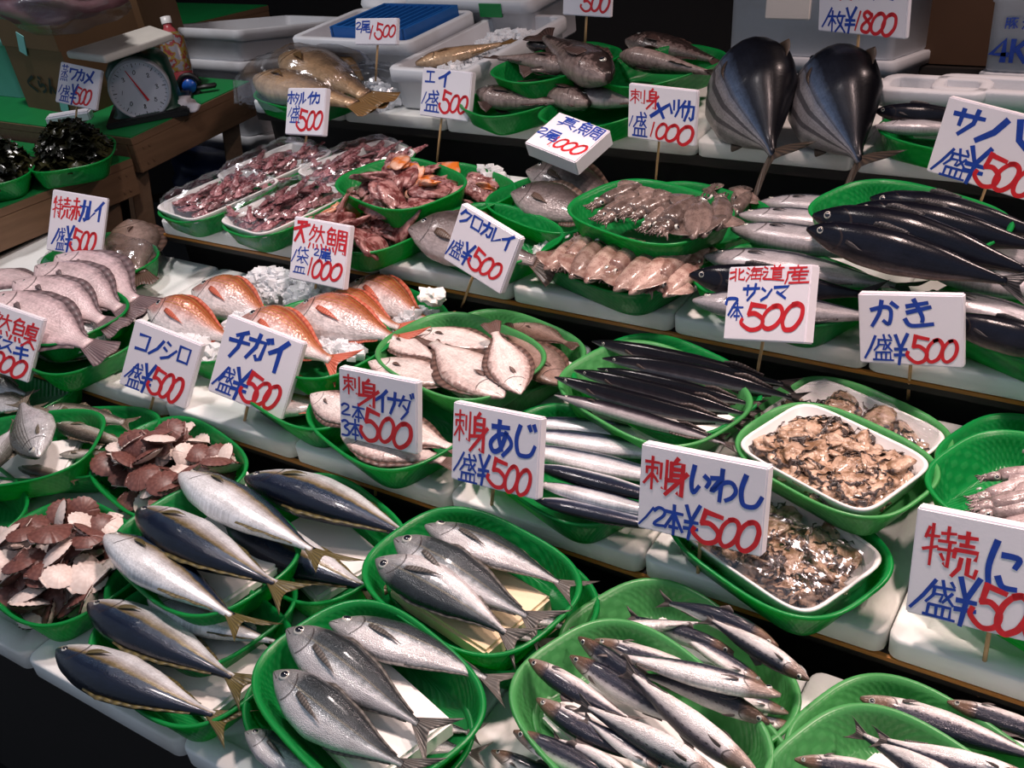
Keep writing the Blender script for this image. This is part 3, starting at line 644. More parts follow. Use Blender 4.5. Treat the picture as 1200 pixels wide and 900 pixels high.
# ------------------------------------------------------------------ fish, lowest tier
fishes('on white foam in the upper yellowtail tray', 0, [
 ('inada', (213, 556), (366, 645), 1, -28, .105, .10, 0, 'silver-bellied young yellowtail'),
 ('inada', (162, 598), (322, 684), -1, 14, .105, .10, 1),
 ('inada', (125, 628), (272, 722), 1, -26, .105, .09, 0, 'silver-bellied young yellowtail')])
fishes('in the big rear yellowtail tray', 0, [
 ('inada', (288, 560), (478, 628), -1, 12, .07, .06, 2, 'large pinkish-grey yellowtail'),
 ('inada', (262, 612), (432, 690), -1, 0, .05, .045, 1, 'half hidden dark yellowtail')])
fishes('in the yellowtail tray at the front edge', 0, [
 ('inada', (67, 762), (250, 838), -1, 13, .062, .05, 1),
 ('inada', (104, 708), (272, 794), -1, 13, .062, .05, 0),
 ('inada', (175, 702), (322, 752), 1, -30, .05, .045, 2, 'pale-bellied young yellowtail')])
fishes('in the front horse mackerel tray', 0, [
 ('aji', (337, 738), (490, 848), 1, 14, .105, .09, 0),
 ('aji', (387, 730), (570, 795), 1, -8, .10, .085, 1),
 ('aji', (322, 788), (472, 896), 1, 18, .10, .09, 2)])
fishes('in the tray underneath the front horse mackerel', 0, [
 ('aji', (288, 858), (400, 925), 1, 0, .06, .05, 0), ('aji', (440, 845), (548, 858), 1, 0, .05, .05, 1), ('aji', (440, 868), (552, 882), 1, 0, .045, .045, 1)])
fishes('in the rear horse mackerel tray', 0, [
 ('aji', (463, 632), (618, 722), 1, 14, .10, .085, 0),
 ('aji', (499, 616), (655, 683), 1, -10, .095, .085, 1, 'pinkish horse mackerel'),
 ('aji', (441, 656), (592, 742), -1, -12, .095, .085, 2, 'dark-backed horse mackerel')])
fishes('in the tray underneath the rear horse mackerel', 0, [
 ('aji', (520, 715), (632, 752), 1, 0, .05, .045, 0), ('aji', (548, 700), (668, 738), 1, 0, .05, .045, 1)])
fishes('heaped in the front pale green tray', 0, [
 ('sardine', (602, 857), (740, 925), 1, 40, .085, .08, 0),
 ('sardine', (629, 819), (775, 895), -1, 0, .09, .085, 1),
 ('sardine', (750, 928), (655, 868), -1, -55, .085, .085, 2, 'silver-bellied sardine'),
 ('sardine', (668, 769), (795, 848), 1, 42, .095, .09, 0),
 ('sardine', (620, 773), (735, 842), -1, -10, .10, .10, 3),
 ('sardine', (697, 750), (840, 790), -1, 0, .075, .075, 1),
 ('sardine', (678, 747), (790, 830), 1, 60, .10, .095, 0),
 ('sardine', (902, 848), (757, 792), 1, 60, .09, .085, 1),
 ('sardine', (888, 908), (742, 792), -1, -60, .115, .115, 3, 'silver-bellied sardine'),
 ('sardine', (850, 918), (690, 830), -1, -62, .115, .11, 0, 'silver-bellied sardine'),
 ('sardine', (915, 815), (728, 768), 1, -22, .115, .105, 0),
 ('sardine', (780, 905), (690, 845), 1, 10, .10, .10, 0)])
fishes('in the tray underneath the front sardines', 0, [
 ('sardine', (576, 880), (690, 935), 1, 10, .04, .04, 0), ('sardine', (932, 850), (830, 840), 1, 0, .04, .04, 0), ('sardine', (924, 836), (820, 800), 1, 0, .05, .05, 0)])
fishes('in the rear pale green sardine tray', 0, [
 ('sardine', (684, 738), (818, 730), 1, -35, .07, .07, 1, 'arched silver-bellied sardine'),
 ('sardine', (912, 758), (785, 707), 1, 60, .075, .07, 1),
 ('sardine', (948, 797), (835, 728), -1, -50, .085, .08, 0, 'silver-bellied sardine'),
 ('sardine', (860, 765), (745, 724), 1, 50, .06, .06, 0),
 ('sardine', (895, 802), (800, 745), 1, 0, .06, .06, 0)])
fishes('in the tray under the ni sign', 0, [
 ('sardine', (1008, 818), (1215, 888), -1, -14, .055, .05, 0), ('sardine', (1110, 822), (1275, 880), -1, 0, .05, .05, 0)])
fishes('in the bottom right corner tray', 0, [
 ('sardine', (931, 890), (1075, 912), -1, 0, .09, .085, 0), ('sardine', (1180, 960), (1012, 862), -1, -50, .10, .09, 0, 'silver-bellied sardine'),
 ('sardine', (1215, 915), (1040, 868), -1, -45, .11, .10, 3, 'silver-bellied sardine'), ('sardine', (1150, 960), (1000, 905), 1, 0, .09, .09, 0)])
fishes('in the tray at the left edge', 0, [
 ('konoshiro', (45, 536), (26, 474), -1, -10, .105, .09, 0), ('konoshiro', (-40, 525), (24, 520), 1, 0, .10, .09, 1), ('konoshiro', (-20, 556), (20, 500), -1, -10, .10, .09, 0)])
fishes('in the slim fish tray', 0, [
 ('slim', (56, 478), (146, 495), 1, 14, .055, .055, 0), ('slim', (66, 497), (150, 522), -1, 8, .06, .055, 1), ('slim', (70, 533), (128, 530), 1, 10, .055, .05, 0), ('slim', (22, 548), (85, 562), -1, 10, .05, .05, 0)])
fishes('below the suzuki sign', 0, [
 ('konoshiro', (-35, 445), (30, 462), 1, 20, .06, .05, 0, 'bluish silver fish'), ('konoshiro', (-30, 470), (38, 478), 1, 10, .05, .05, 1, 'bluish silver fish')])
# ------------------------------------------------------------------ fish, second tier
fishes('in the upper tray at the left edge', 1, [
 ('flpink', (-40, 325), (52, 330), 1, 0, .09, .09, 0), ('flpink', (66, 300), (158, 352), 1, 12, .10, .075, 1),
 ('flpink', (42, 312), (140, 362), 1, 12, .115, .08, 1), ('flpink', (16, 330), (120, 376), 1, 12, .12, .085, 1), ('flpink', (-8, 345), (104, 404), 1, 12, .125, .085, 2), ('flpink', (-60, 352), (10, 362), 1, 0, .10, .09, 0)])
fishes('in the tray underneath the pale flatfish', 1, [('kurodai', (40, 410), (128, 415), 1, 0, .03, .03, 0)])
fishes('wrapped under the red flounder sign', 1, [('flbrown', (150, 258), (165, 320), 1, 0, .05, .04, 0), ('flbrown', (95, 285), (138, 318), 1, 0, .045, .04, 1)])
fishes('in the iced tray behind the konoshiro sign', 1, [('tai', (174, 362), (272, 398), 1, 30, .075, .055, 0), ('tai', (226, 340), (318, 374), 1, 24, .055, .05, 1, 'duller pink sea bream')])
fishes('in the tray behind the chigai sign', 1, [('tai', (282, 374), (388, 422), 1, 24, .10, .085, 0), ('tai', (342, 364), (466, 398), 1, 22, .095, .085, 1)])
fishes('in the dusky tray below the flounder sign', 1, [('tai', (372, 352), (468, 384), 1, 24, .06, .05, 0), ('tai', (405, 337), (500, 376), 1, 24, .055, .05, 1)])
fishes('in the tray underneath the pink bream', 1, [('tai', (290, 445), (385, 462), 1, 0, .03, .035, 0), ('tai', (300, 475), (392, 478), 1, 0, .03, .03, 1)])
fishes('in the flounder tray', 1, [
 ('flpale', (610, 462), (580, 390), 1, 0, .095, .115, 0), ('flbrown', (660, 452), (598, 392), 1, 0, .075, .08, 0),
 ('flpale', (482, 390), (590, 408), 1, 0, .08, .08, 1), ('flpale', (590, 466), (508, 402), 1, 0, .09, .085, 0),
 ('flpale', (448, 393), (510, 420), 1, 0, .085, .08, 1), ('flpale', (432, 424), (540, 452), 1, 0, .085, .08, 1)])
fishes('in the tray behind the flounder tray', 1, [('flbrown', (600, 380), (664, 402), 1, 0, .05, .05, 0), ('flbrown', (590, 415), (665, 432), 1, 0, .045, .045, 1)])
fishes('in the tray behind the inada sign', 1, [
 ('flpale', (364, 462), (425, 500), 1, 20, .07, .06, 1), ('flpale', (420, 488), (528, 524), 1, 0, .06, .05, 0), ('flpale', (400, 510), (520, 540), 1, 0, .05, .045, 1)])
fishes('fanned out on the foam', 1, [
 ('sanma', (694, 400), (918, 450), 1, 62, .095, .085, 0), ('sanma', (706, 420), (928, 466), 1, 62, .10, .085, 1),
 ('sanma', (673, 434), (876, 486), 1, 62, .105, .085, 0), ('sanma', (650, 442), (862, 496), 1, 62, .11, .085, 2),
 ('sanma', (650, 463), (850, 520), 1, -4, .10, .085, 1, 'grey-sided saury'), ('sanma', (700, 432), (882, 474), 1, 62, .085, .08, 0), ('sanma', (690, 478), (842, 512), 1, 62, .085, .08, 0)])
fishes('in the tray behind the aji sign', 1, [
 ('sanmasilver', (612, 508), (800, 535), 1, 0, .06, .06, 0), ('sanmasilver', (606, 524), (800, 566), 1, -10, .07, .065, 1, 'brownish silver saury'), ('sanmasilver', (625, 545), (795, 590), -1, 20, .075, .07, 0, 'dark blue saury'),
 ('sanmasilver', (628, 566), (790, 606), 1, -24, .075, .07, 1), ('sanmasilver', (626, 585), (785, 620), -1, 10, .065, .06, 0, 'dark blue saury'), ('sanmasilver', (615, 494), (790, 512), 1, 0, .05, .05, 0)])
# ------------------------------------------------------------------ fish, third tier
fishes('behind the flounder sign', 2, [('kurodai', (480, 268), (628, 306), 1, 30, .065, .05, 0, 'largest grey sea bream, head to the left,')])
fishes('beside the ice', 2, [('kurodai', (600, 226), (712, 260), 1, 26, .065, .05, 0), ('kurodai', (618, 200), (728, 236), 1, 26, .065, .05, 1)])
fishes('stacked beside the upper squid tray', 2, [
 ('saba', (890, 237), (1060, 250), 1, 0, .035, .035, 0), ('saba', (865, 252), (1040, 268), 1, 0, .05, .045, 1), ('saba', (857, 268), (1060, 300), 1, 0, .065, .06, 0),
 ('saba', (826, 300), (1050, 335), 1, 0, .065, .06, 1), ('sabadark', (808, 322), (1010, 345), 1, 62, .085, .08, 0, 'black-backed mackerel'), ('saba', (812, 352), (1030, 372), 1, 0, .06, .06, 0)])
fishes('in the upper mackerel tray', 2, [
 ('sabadark', (1000, 243), (1220, 290), 1, 62, .15, .14, 0), ('sabadark', (953, 252), (1205, 318), 1, 62, .17, .15, 1), ('sabadark', (946, 268), (1180, 330), 1, 62, .17, .15, 0), ('sabadark', (1020, 232), (1230, 275), 1, 62, .14, .13, 0)])
fishes('at the right edge behind the kaki sign', 2, [
 ('saba', (1085, 318), (1290, 352), 1, 0, .07, .07, 0), ('saba', (1075, 345), (1290, 400), 1, 0, .075, .07, 1), ('sabadark', (1100, 372), (1300, 425), 1, 62, .08, .07, 0, 'black-backed mackerel'), ('saba', (1095, 290), (1300, 318), 1, 0, .09, .08, 0)])
# ------------------------------------------------------------------ fish, top tier
fishes('bagged at the left end', 3, [('croaker', (300, 92), (415, 122), 1, 0, .06, .055, 0), ('croaker', (330, 68), (428, 112), 1, 10, .075, .06, 1)])
fishes('on the top tier beside the long ice box', 3, [
 ('ray', (712, 92), (640, 45), 1, 10, .12, .13, 0), ('ray', (665, 80), (585, 68), 1, -10, .11, .11, 1), ('ray', (560, 108), (662, 118), 1, 0, .06, .06, 2), ('ray', (648, 100), (575, 122), 1, 30, .05, .05, 1), ('ray', (700, 70), (622, 82), 1, 40, .10, .11, 2), ('ray', (618, 52), (690, 62), -1, 10, .11, .10, 0), ('ray', (690, 122), (610, 98), 1, -10, .06, .06, 0)])
fishes('under the stacked trays', 3, [('kurodai', (670, 112), (778, 118), 1, 0, .06, .06, 0, 'blunt-headed grey fish')])
fishes('in the tray beside the bonito', 3, [('ray', (728, 65), (830, 85), 1, -40, .11, .10, 0, 'pale-bellied dark fish'), ('ray', (735, 48), (835, 70), 1, 10, .09, .08, 1)])
fishes('in the tray behind the saba sign', 3, [('saba', (1025, 148), (1150, 152), 1, -8, .06, .06, 0), ('sabadark', (1025, 130), (1150, 138), 1, 62, .075, .07, 0, 'black-backed mackerel')])
def big(hp, tq, label, roll):
    A = at(*hp, 3, .13); B = at(*tq, 3, .03); X = B-A; L = np.linalg.norm(X); X = X/L; Z = nrm(EN-X*(EN @ X)); Y = np.cross(Z, X)
    place('bonito', frame(A, X*L, Y*L, Z*L) @ Matrix.Rotation(math.radians(roll), 4, 'X'), label, 0, 'striped bonito on the top tier')
big((862, 62), (906, 182), 'left large bonito lying tail forward, beside the squid sign', 52)
big((958, 68), (1008, 190), 'right large bonito lying tail forward, beside the mackerel tray', 52)
# ------------------------------------------------------------------ squid
def squidmat(name, a, b, s):
    m = NT(name); n1 = m.noise(9., 4.); v = m.n('TexVoronoi'); v.inputs['Scale'].default_value = 60; m.l(m.n('TexCoord').outputs['Object'], v.inputs[0])
    c = m.mix(m.ramp(n1, [(.35, (0, 0, 0)), (.65, (1, 1, 1))]), a, b); k = m.math('LESS_THAN', v.outputs[0], .28)
    c = m.mix(m.math('MULTIPLY', k, .55), c, s); mu = m.n('MixRGB', blend_type='MULTIPLY'); mu.inputs[0].default_value = 1.; m.l(c, mu.inputs[1]); o_ = m.math('ADD', m.math('MULTIPLY', m.n('ObjectInfo').outputs['Random'], .75), .6); m.l(o_, mu.inputs[2])
    m.base(mu.outputs[0]); m.set(rough=.25, coat=.4, coatr=.1, sss=.0); m.bump(n1, .3, .01); return m.m
M['squid'] = squidmat('squid_skin', (.085, .06, .052), (.19, .14, .125), (.05, .026, .023))
M['squidgrey'] = squidmat('grey_squid_skin', (.20, .15, .15), (.38, .31, .31), (.16, .09, .09))
M['squidpale'] = squidmat('pale_squid_skin', (.17, .085, .07), (.40, .29, .25), (.12, .045, .035))
M['firefly'] = squidmat('firefly_squid_skin', (.15, .03, .04), (.42, .20, .21), (.08, .012, .03))
def squid_parts(bend=0.):
    us = [0, .04, .12, .25, .4, .52, .60]; ws = [.012, .036, .072, .098, .108, .102, .088]
    yo = lambda u: bend*4*u*(1-u)
    def loft(us, ws, fl=.8, K=14):
        m = MB(); m.grid([[(u, yo(u)+w*math.cos(2*math.pi*j/K), fl*w*math.sin(2*math.pi*j/K)) for j in range(K)] for u, w in zip(us, ws)], closev=True)
        n = len(m.v); m.f += [tuple(range(K)), tuple(range(n-1, n-K-1, -1))]; m.mi += [0, 0]; return m
    mantle = loft(us, ws)
    fin = MB()
    for s in (1, -1):
        sheet(fin, [[(.02+.34*i/8, yo(.2)+s*(.02+.19*math.sin(math.pi*(i/8)**.8)*t), .02) for t in (0, .5, 1)] for i in range(9)], .006)
    head = loft([.58, .63, .70, .755], [.055, .072, .066, .045])
    arms = MB()
    for k in range(6):
        a = (k-2.5)*.34; pts = [(.74+.022*t, yo(.74)+math.sin(a)*(.035+.014*t)+.008*math.sin(t*2+k), .02*math.cos(k*2.1+t)) for t in range(6)]
        arms.tube(pts, [.024, .021, .018, .014, .010, .005], 6)
    return mantle, fin, head, arms
def squid_kit(mat, bend):
    a, b, c, d = squid_parts(bend)
    return a.mesh('mantle', mat), [('fin', b.mesh('fin', mat)), ('head', c.mesh('head', mat)), ('tentacles', d.mesh('tentacles', mat))]
KIT = {k: [squid_kit(M[k], b) for b in (0., .05, -.05)] for k in ('squid', 'squidgrey', 'squidpale')}
EYE = eye_mesh(.032); PUP = eye_mesh(.032, (.64, .55, .3, .02), 'pupil', 'pupil')
def squids(where, i, mat, rows, desc):
    """rows: mantle tip px, arm tip px, height"""
    rows = sorted(rows, key=lambda r: min(r[0][0], r[1][0]))
    for n_, (a, b, h) in enumerate(rows):
        A = at(*a, i, h); B = at(*b, i, h-.005); X = B-A; L = np.linalg.norm(X); X /= L; Z = nrm(EN-X*(EN @ X)); Y = np.cross(Z, X)
        L = max(L, .105)*1.05; mw = frame(A, X*L, Y*L, Z*L) @ Matrix.Rotation(R.uniform(-.5, .5), 4, 'X')
        lab = '%s %s, %s from the left' % (desc, where, ORD[n_]) if n_ < 14 else '%s %s' % (desc, where)
        o = empty('squid', mw, lab, 'squid', desc+' '+where); me, ps = KIT[mat][R.randrange(3)]; ob('mantle', me, o)
        for nm, pm in ps: ob(nm, pm, o)
        for s in (1, -1):
            e = ob('eye', EYE, o); ob('pupil', PUP, e); e.matrix_local = Matrix.Translation((.665, s*.055, .036)) @ Matrix.Rotation(-s*.9, 4, 'X')
squids('in the upper squid tray', 2, 'squid', [((752, 216), (680, 248), .115), ((745, 230), (688, 262), .12), ((760, 232), (700, 268), .12), ((775, 226), (722, 262), .125), ((792, 230), (735, 264), .125),
  ((786, 240), (745, 276), .12), ((803, 236), (758, 280), .125), ((818, 232), (772, 284), .125), ((812, 280), (800, 228), .12), ((826, 278), (818, 226), .12), ((840, 270), (838, 222), .115)], 'grey-brown squid')
squids('in the lower squid tray', 2, 'squidpale', [((638, 316), (682, 270), .06), ((698, 274), (648, 324), .065), ((668, 326), (720, 272), .07), ((686, 331), (740, 274), .07), ((754, 282), (698, 337), .07),
  ((720, 341), (776, 281), .07), ((738, 345), (796, 284), .07), ((812, 293), (752, 352), .07), ((778, 348), (828, 296), .06), ((832, 288), (796, 338), .06)], 'pale pink squid')
squids('in the tray behind the upper squid tray', 2, 'squid', [((880, 225), (850, 260), .06), ((872, 218), (862, 245), .05), ((842, 215), (828, 232), .05)], 'brown squid')
squids('at the right edge', 1, 'squidgrey', [((1215, 560), (1130, 585), .10), ((1225, 575), (1140, 592), .11), ((1230, 590), (1150, 602), .105), ((1240, 552), (1150, 562), .10), ((1245, 604), (1165, 618), .10), ((1240, 540), (1175, 520), .08)], 'grey squid')
# ------------------------------------------------------------------ wrapped packs: white foam dish, small squid or oysters, film
def dish_mesh(L, Wd, H):
    m = MB(); N = 48
    def ring(k, z): return [(x, y, z) for x, y in supell(6, L/2*k[0], Wd/2*k[1], N)]
    m.grid([ring((.9, .88), 0), ring((.97, .96), H*.8), ring((1, 1), H), ring((.985, .98), H+.002), ring((.95, .94), H), ring((.88, .86), .004)], closev=True)
    n = len(m.v); m.f += [tuple(range(n-N, n)), tuple(range(N-1, -1, -1))]; m.mi += [0, 0]; return m.mesh('foam_dish', M['white'])
DISH = {}
def dish(key, L, Wd, H, label, z=.012, dx=0, dy=0, rot=0):
    f, X, Y, Z, i, h = TRAYS[key]; a = math.radians(rot)
    k = (L, Wd, H)
    if k not in DISH: DISH[k] = dish_mesh(*k)
    X2 = X*math.cos(a)+Y*math.sin(a); Y2 = Y*math.cos(a)-X*math.sin(a); mw = frame(tp(key, dx, dy, z), X2, Y2, Z)
    tag(ob('foam_dish', DISH[k], None, mw), label, 'foam dish', 'white foam dishes'); return mw
def film(mw, L, Wd, H, top, label, seed=0):
    rr = random.Random(seed); m = MB(); n = 22; P = []
    ph = [rr.uniform(0, 6) for _ in range(6)]
    for i in range(n+1):
        row = []
        for j in range(n+1):
            u, v = i/n*2-1, j/n*2-1; ru = u*math.sqrt(1-.25*v*v)*1.12; rv = v*math.sqrt(1-.25*u*u)*1.12
            e = max(abs(u), abs(v)); z = H+top*(1-e**3)**.8 if e < 1 else H*.35
            if e > .9: z -= (e-.9)/.1*H*.35
            z += .0022*math.sin(9*u+5*v+ph[0])+.0022*math.sin(14*v-6*u+ph[1])+.0014*math.sin(23*u+ph[2])
            row.append((ru*L/2*.93, rv*Wd/2*.93, z+.003))
        P.append(row)
    m.grid(P); tag(ob('plastic_film', m.mesh('plastic_film', M['film']), None, mw), label, 'plastic film', 'clear film over the packs')
def small_squid(seed):
    a, b, c, d = squid_parts(seed*.06-.06); o = MB()
    for q in (a, b, c, d): o.add(q.v, q.f)
    return o.mesh('firefly_squid', M['firefly'])
FIRE = [small_squid(k) for k in range(3)]
def pile(mw, L, Wd, z0, z1, n, meshes, name, label, cat, group, size, tilt=.5, smin=.85, smax=1.15, ang=None, shape=5, parts=None):
    rr = random.Random(len(group)*7+n)
    for k in range(n):
        for _ in range(60):
            x, y = rr.uniform(-1, 1), rr.uniform(-1, 1)
            if abs(x)**shape+abs(y)**shape < 1: break
        t = k/max(1, n-1); dome = 1-.6*max(abs(x), abs(y))**2
        z = z0+(z1-z0)*(t*dome); s = size*rr.uniform(smin, smax)
        q = (Matrix.Rotation(rr.uniform(0, 6.28) if ang is None else ang+rr.gauss(0, .45), 4, 'Z') @ Matrix.Rotation(rr.gauss(0, tilt), 4, 'X') @ Matrix.Rotation(rr.gauss(0, tilt), 4, 'Y'))
        mm = mw @ Matrix.Translation((x*L/2, y*Wd/2, z)) @ q @ Matrix.Scale(s, 4)
        if parts is None: tag(ob(name, meshes[k % len(meshes)], None, mm), label, cat, group)
        else:
            o = empty(name, mm, label, cat, group)
            for nm, ms in parts(k, rr): ob(nm, ms, o)
for key, lab, n in (('S1', 'leftmost wrapped pack', 26), ('S3', 'rear left wrapped pack', 22), ('S2', 'front wrapped pack', 30), ('S4', 'rear right wrapped pack', 24)):
    mw = dish(key, .245, .170, .034, 'white foam dish of purple squid, '+lab, .018)
    pile(mw, .215, .145, .018, .044, int(n*2.7), FIRE, 'firefly_squid', 'small purple firefly squid in the '+lab, 'squid', 'firefly squid in the '+lab, .066, .17, ang=.4)
    film(mw, .245, .170, .034, .034, 'clear film over the '+lab+' of squid', n)
def blob(seed, flat=.45, rough=.3):
    rr = random.Random(seed); bm = bmesh.new(); bmesh.ops.create_icosphere(bm, subdivisions=3, radius=.5)
    ph = [Vector((rr.uniform(-1, 1), rr.uniform(-1, 1), rr.uniform(-1, 1)))*rr.uniform(3, 9) for _ in range(6)]
    for v in bm.verts:
        d = 1+sum(rough*.35*math.sin(p.dot(v.co)*2+k) for k, p in enumerate(ph)); v.co = v.co*d; v.co.z *= flat; v.co.x *= 1.35
    bm.verts.index_update(); m = MB(); m.add([v.co for v in bm.verts], [[v.index for v in f.verts] for f in bm.faces]); bm.free(); return m
def mottled(name, a, b, scale, rough=.25, lo=.42, hi=.6):
    m = NT(name); m.base(m.ramp(m.noise(scale, 5.), [(lo, a), (hi, b)])); m.set(rough=rough, coat=.4, coatr=.1); m.bump(m.noise(scale*3, 3.), .3, .01); return m.m
M['oyster'] = mottled('oyster_flesh', (.20, .115, .065), (.50, .345, .25), 3.0, .22)
M['frill'] = mottled('oyster_frill', (.010, .008, .008), (.07, .04, .03), 8., .3)
OY = [blob(40+k, .42, .30).mesh('flesh', M['oyster']) for k in range(5)]
def frill(seed):
    rr = random.Random(seed); m = MB(); P = []; a0 = rr.uniform(0, 6)
    for i in range(25):
        a = a0+i/24*3.9; r = .5+.05*math.sin(i*1.9); P.append([(1.30*r*(1+.10*t)*math.cos(a), r*(1+.10*t)*math.sin(a), .10+.08*t*math.sin(i*1.3+seed)+.09*(1-t)) for t in (0, .5, 1, 1.5)])
    sheet(m, P, .02); return m.mesh('frill', M['frill'])
FR = [frill(k) for k in range(4)]
op = lambda k, rr: [('flesh', OY[k % 5]), ('frill', FR[rr.randrange(4)])]
for key, lab, n, (dx, dy) in (('O1', 'open oyster dish', 76, (.0, -.005)), ('O3', 'lower wrapped oyster dish', 70, (.0, 0)), ('O2', 'rear wrapped oyster dish', 50, (0, 0))):
    dl, dw = (.212, .150) if key == 'O1' else (.232, .158); mw = dish(key, dl, dw, .028, 'white foam dish, '+lab, .022 if key == 'O1' else .018, dx, dy)
    pile(mw, dl-.05, dw-.045, .012, .024, n, OY, 'oyster', 'shucked oyster with dark frill in the '+lab, 'oyster', 'oysters in the '+lab, .036, .3, parts=op)
    if key != 'O1': film(mw, dl, dw, .028, .014, 'clear film over the '+lab, n)
# ------------------------------------------------------------------ scallops
def shellmat(name, a, b, c):
    m = NT(name); u, v = uvxy(m); s = m.math('SINE', m.math('MULTIPLY', u, 2*math.pi*11)); g = m.math('SINE', m.math('MULTIPLY', v, 24.))
    k = m.math('ADD', m.math('MULTIPLY', s, .3), m.math('MULTIPLY', m.math('ADD', g, 1.), .25)); m.base(m.mix(m.noise(6., 3.), m.mix(k, a, b), c)); m.set(rough=.4); return m.m
M['scbrown'] = shellmat('brown_shell', (.085, .030, .025), (.24, .11, .09), (.15, .06, .05))
M['scwhite'] = shellmat('white_shell', (.62, .53, .49), (.80, .73, .69), (.70, .58, .53))
def valve(mat, sgn):
    m = MB(); n, k = 41, 8; P = []; uv = []
    for i in range(n):
        a = -math.pi*.5+math.pi*2*(i/(n-1)) ; row = []; ur = []
        for j in range(k):
            t = j/(k-1); rad = (.5+.022*math.cos(a*22)*t)
            x = rad*t*math.cos(a); y = rad*t*math.sin(a)
            z = sgn*(.015+.13*(1-t**2.2)+.016*t*math.cos(a*22)); row.append((x, y, z)); ur.append((i/(n-1), t))
        P.append(row); uv.append(ur)
    m.grid(P, uv)
    for s in (1, -1):
        m.add([(-.49, 0, sgn*.012), (-.40, s*.27, sgn*.012), (-.53, s*.25, sgn*.012), (-.55, 0, sgn*.012), (-.49, 0, sgn*.03), (-.40, s*.27, sgn*.02), (-.53, s*.25, sgn*.02), (-.55, 0, sgn*.03)],
              [(0, 1, 2, 3), (4, 5, 6, 7), (0, 1, 5, 4), (1, 2, 6, 5), (2, 3, 7, 6)])
    return m.mesh('shell', mat)
VB, VW = valve(M['scbrown'], 1), valve(M['scwhite'], -1)
def scp(k, rr): return [('upper_shell', VB), ('lower_shell', VW)]
def scallops(key, n, lab, seed, zt, flips):
    f, X, Y, Z, i, h = TRAYS[key]; rr = random.Random(seed); mw = frame(f, X, Y, Z)
    for k in range(n):
        for _ in range(60):
            x, y = rr.uniform(-1, 1), rr.uniform(-1, 1)
            if abs(x)**2.7+abs(y)**2.7 < 1: break
        t = k/(n-1); z = .014+zt*t*(1-.55*max(abs(x), abs(y))**2); s = .050*rr.uniform(.85, 1.15); fl = rr.random() < flips
        q = Matrix.Rotation(rr.uniform(0, 6.28), 4, 'Z') @ Matrix.Rotation(rr.gauss(0, .42), 4, 'X') @ Matrix.Rotation(rr.gauss(0, .42), 4, 'Y') @ Matrix.Rotation(math.pi if fl else 0, 4, 'X')
        o = empty('scallop', mw @ Matrix.Translation((x*.118, y*.08, z)) @ q @ Matrix.Scale(s, 4), ('scallop lying white side up in the ' if fl else 'scallop lying brown side up in the ')+lab, 'scallop', ('white-side-up' if fl else 'brown-side-up')+' scallops in the '+lab)
        for nm, ms in scp(k, rr): ob(nm, ms, o)
scallops('e0', 74, 'tray under the konoshiro sign', 3, .085, .48)
scallops('f0', 88, 'front left corner tray', 5, .095, .32)
# ------------------------------------------------------------------ red trimmings
M['redmeat'] = mottled('red_trimmings', (.13, .03, .03), (.40, .20, .19), 4., .25)
M['salmon'] = mottled('orange_trimmings', (.60, .15, .02), (.62, .36, .26), 2., .25)
CH = [blob(90+k, .30, .34).mesh('piece', M['redmeat']) for k in range(5)]; CO = [blob(60+k, .26, .30).mesh('piece', M['salmon']) for k in range(3)]
for key, lab, n, zt in (('C1', 'upper trimmings tray', 20, .05), ('C2', 'trimmings tray beside the natural tai sign', 18, .045), ('C3', 'rear trimmings tray', 9, .04)):
    f, X, Y, Z, i, h = TRAYS[key]; mw = frame(f, X, Y, Z)
    pile(mw, .24, .16, .02, .02+zt, n, CH, 'fish_trimming', 'dark red piece of fish in the '+lab, 'fish piece', 'red pieces in the '+lab, .058, .5, .7, 1.35, shape=2.7)
    pile(mw, .20, .13, .035, .03+zt, max(2, n//5), CO, 'fish_trimming', 'orange piece of fish in the '+lab, 'fish piece', 'orange pieces in the '+lab, .055, .3, .7, 1.2, shape=2.7)
# ------------------------------------------------------------------ crushed ice
def ice(where, pts, label, seed):
    """pts: (centre, rx along x, ry along depth, height, count)"""
    rr = random.Random(seed); m = MB()
    for c, rx, ry, hh, n in pts:
        for _ in range(n):
            a = rr.uniform(0, 6.28); q = math.sqrt(rr.random()); x, y = q*math.cos(a)*rx, q*math.sin(a)*ry; z = hh*(1-q*q)*rr.uniform(.4, 1)
            s = rr.uniform(.004, .011); Rm = Matrix.Rotation(rr.uniform(0, 6.28), 3, 'Z') @ Matrix.Rotation(rr.uniform(0, 6.28), 3, 'X')
            p = np.asarray(c)+EX*x+ED*y+EN*z
            vs_ = [Vector(p)+Rm @ Vector((sx*s*rr.uniform(.5, 1), sy*s*rr.uniform(.5, 1), sz*s*rr.uniform(.3, .8))) for sx in (1, -1) for sy in (1, -1) for sz in (1, -1)]
            m.add(vs_, [(0, 1, 3, 2), (4, 6, 7, 5), (0, 4, 5, 1), (2, 3, 7, 6), (0, 2, 6, 4), (1, 5, 7, 3)])
    tag(ob('crushed_ice', m.mesh('crushed_ice', M['ice'], False)), label, 'ice', None, 'stuff')
ice('r', [(at(228, 412, 1, .03), .07, .05, .035, 260), (at(290, 385, 1, .03), .05, .05, .03, 160)], 'crushed ice around the red bream behind the konoshiro sign', 1)
ice('t', [(at(325, 340, 1, .035), .10, .045, .045, 420), (at(375, 345, 1, .03), .06, .035, .04, 160)], 'crushed ice heap behind the natural tai sign', 2)
ice('s', [(at(330, 405, 1, .065), .06, .04, .02, 140), (at(395, 410, 1, .065), .06, .03, .015, 120)], 'crushed ice under the pink bream behind the chigai sign', 3)
ice('d', [(at(575, 225, 2, .0), .06, .05, .06, 220), (at(655, 300, 2, .0), .06, .03, .03, 90)], 'crushed ice heap between the grey bream trays', 4)
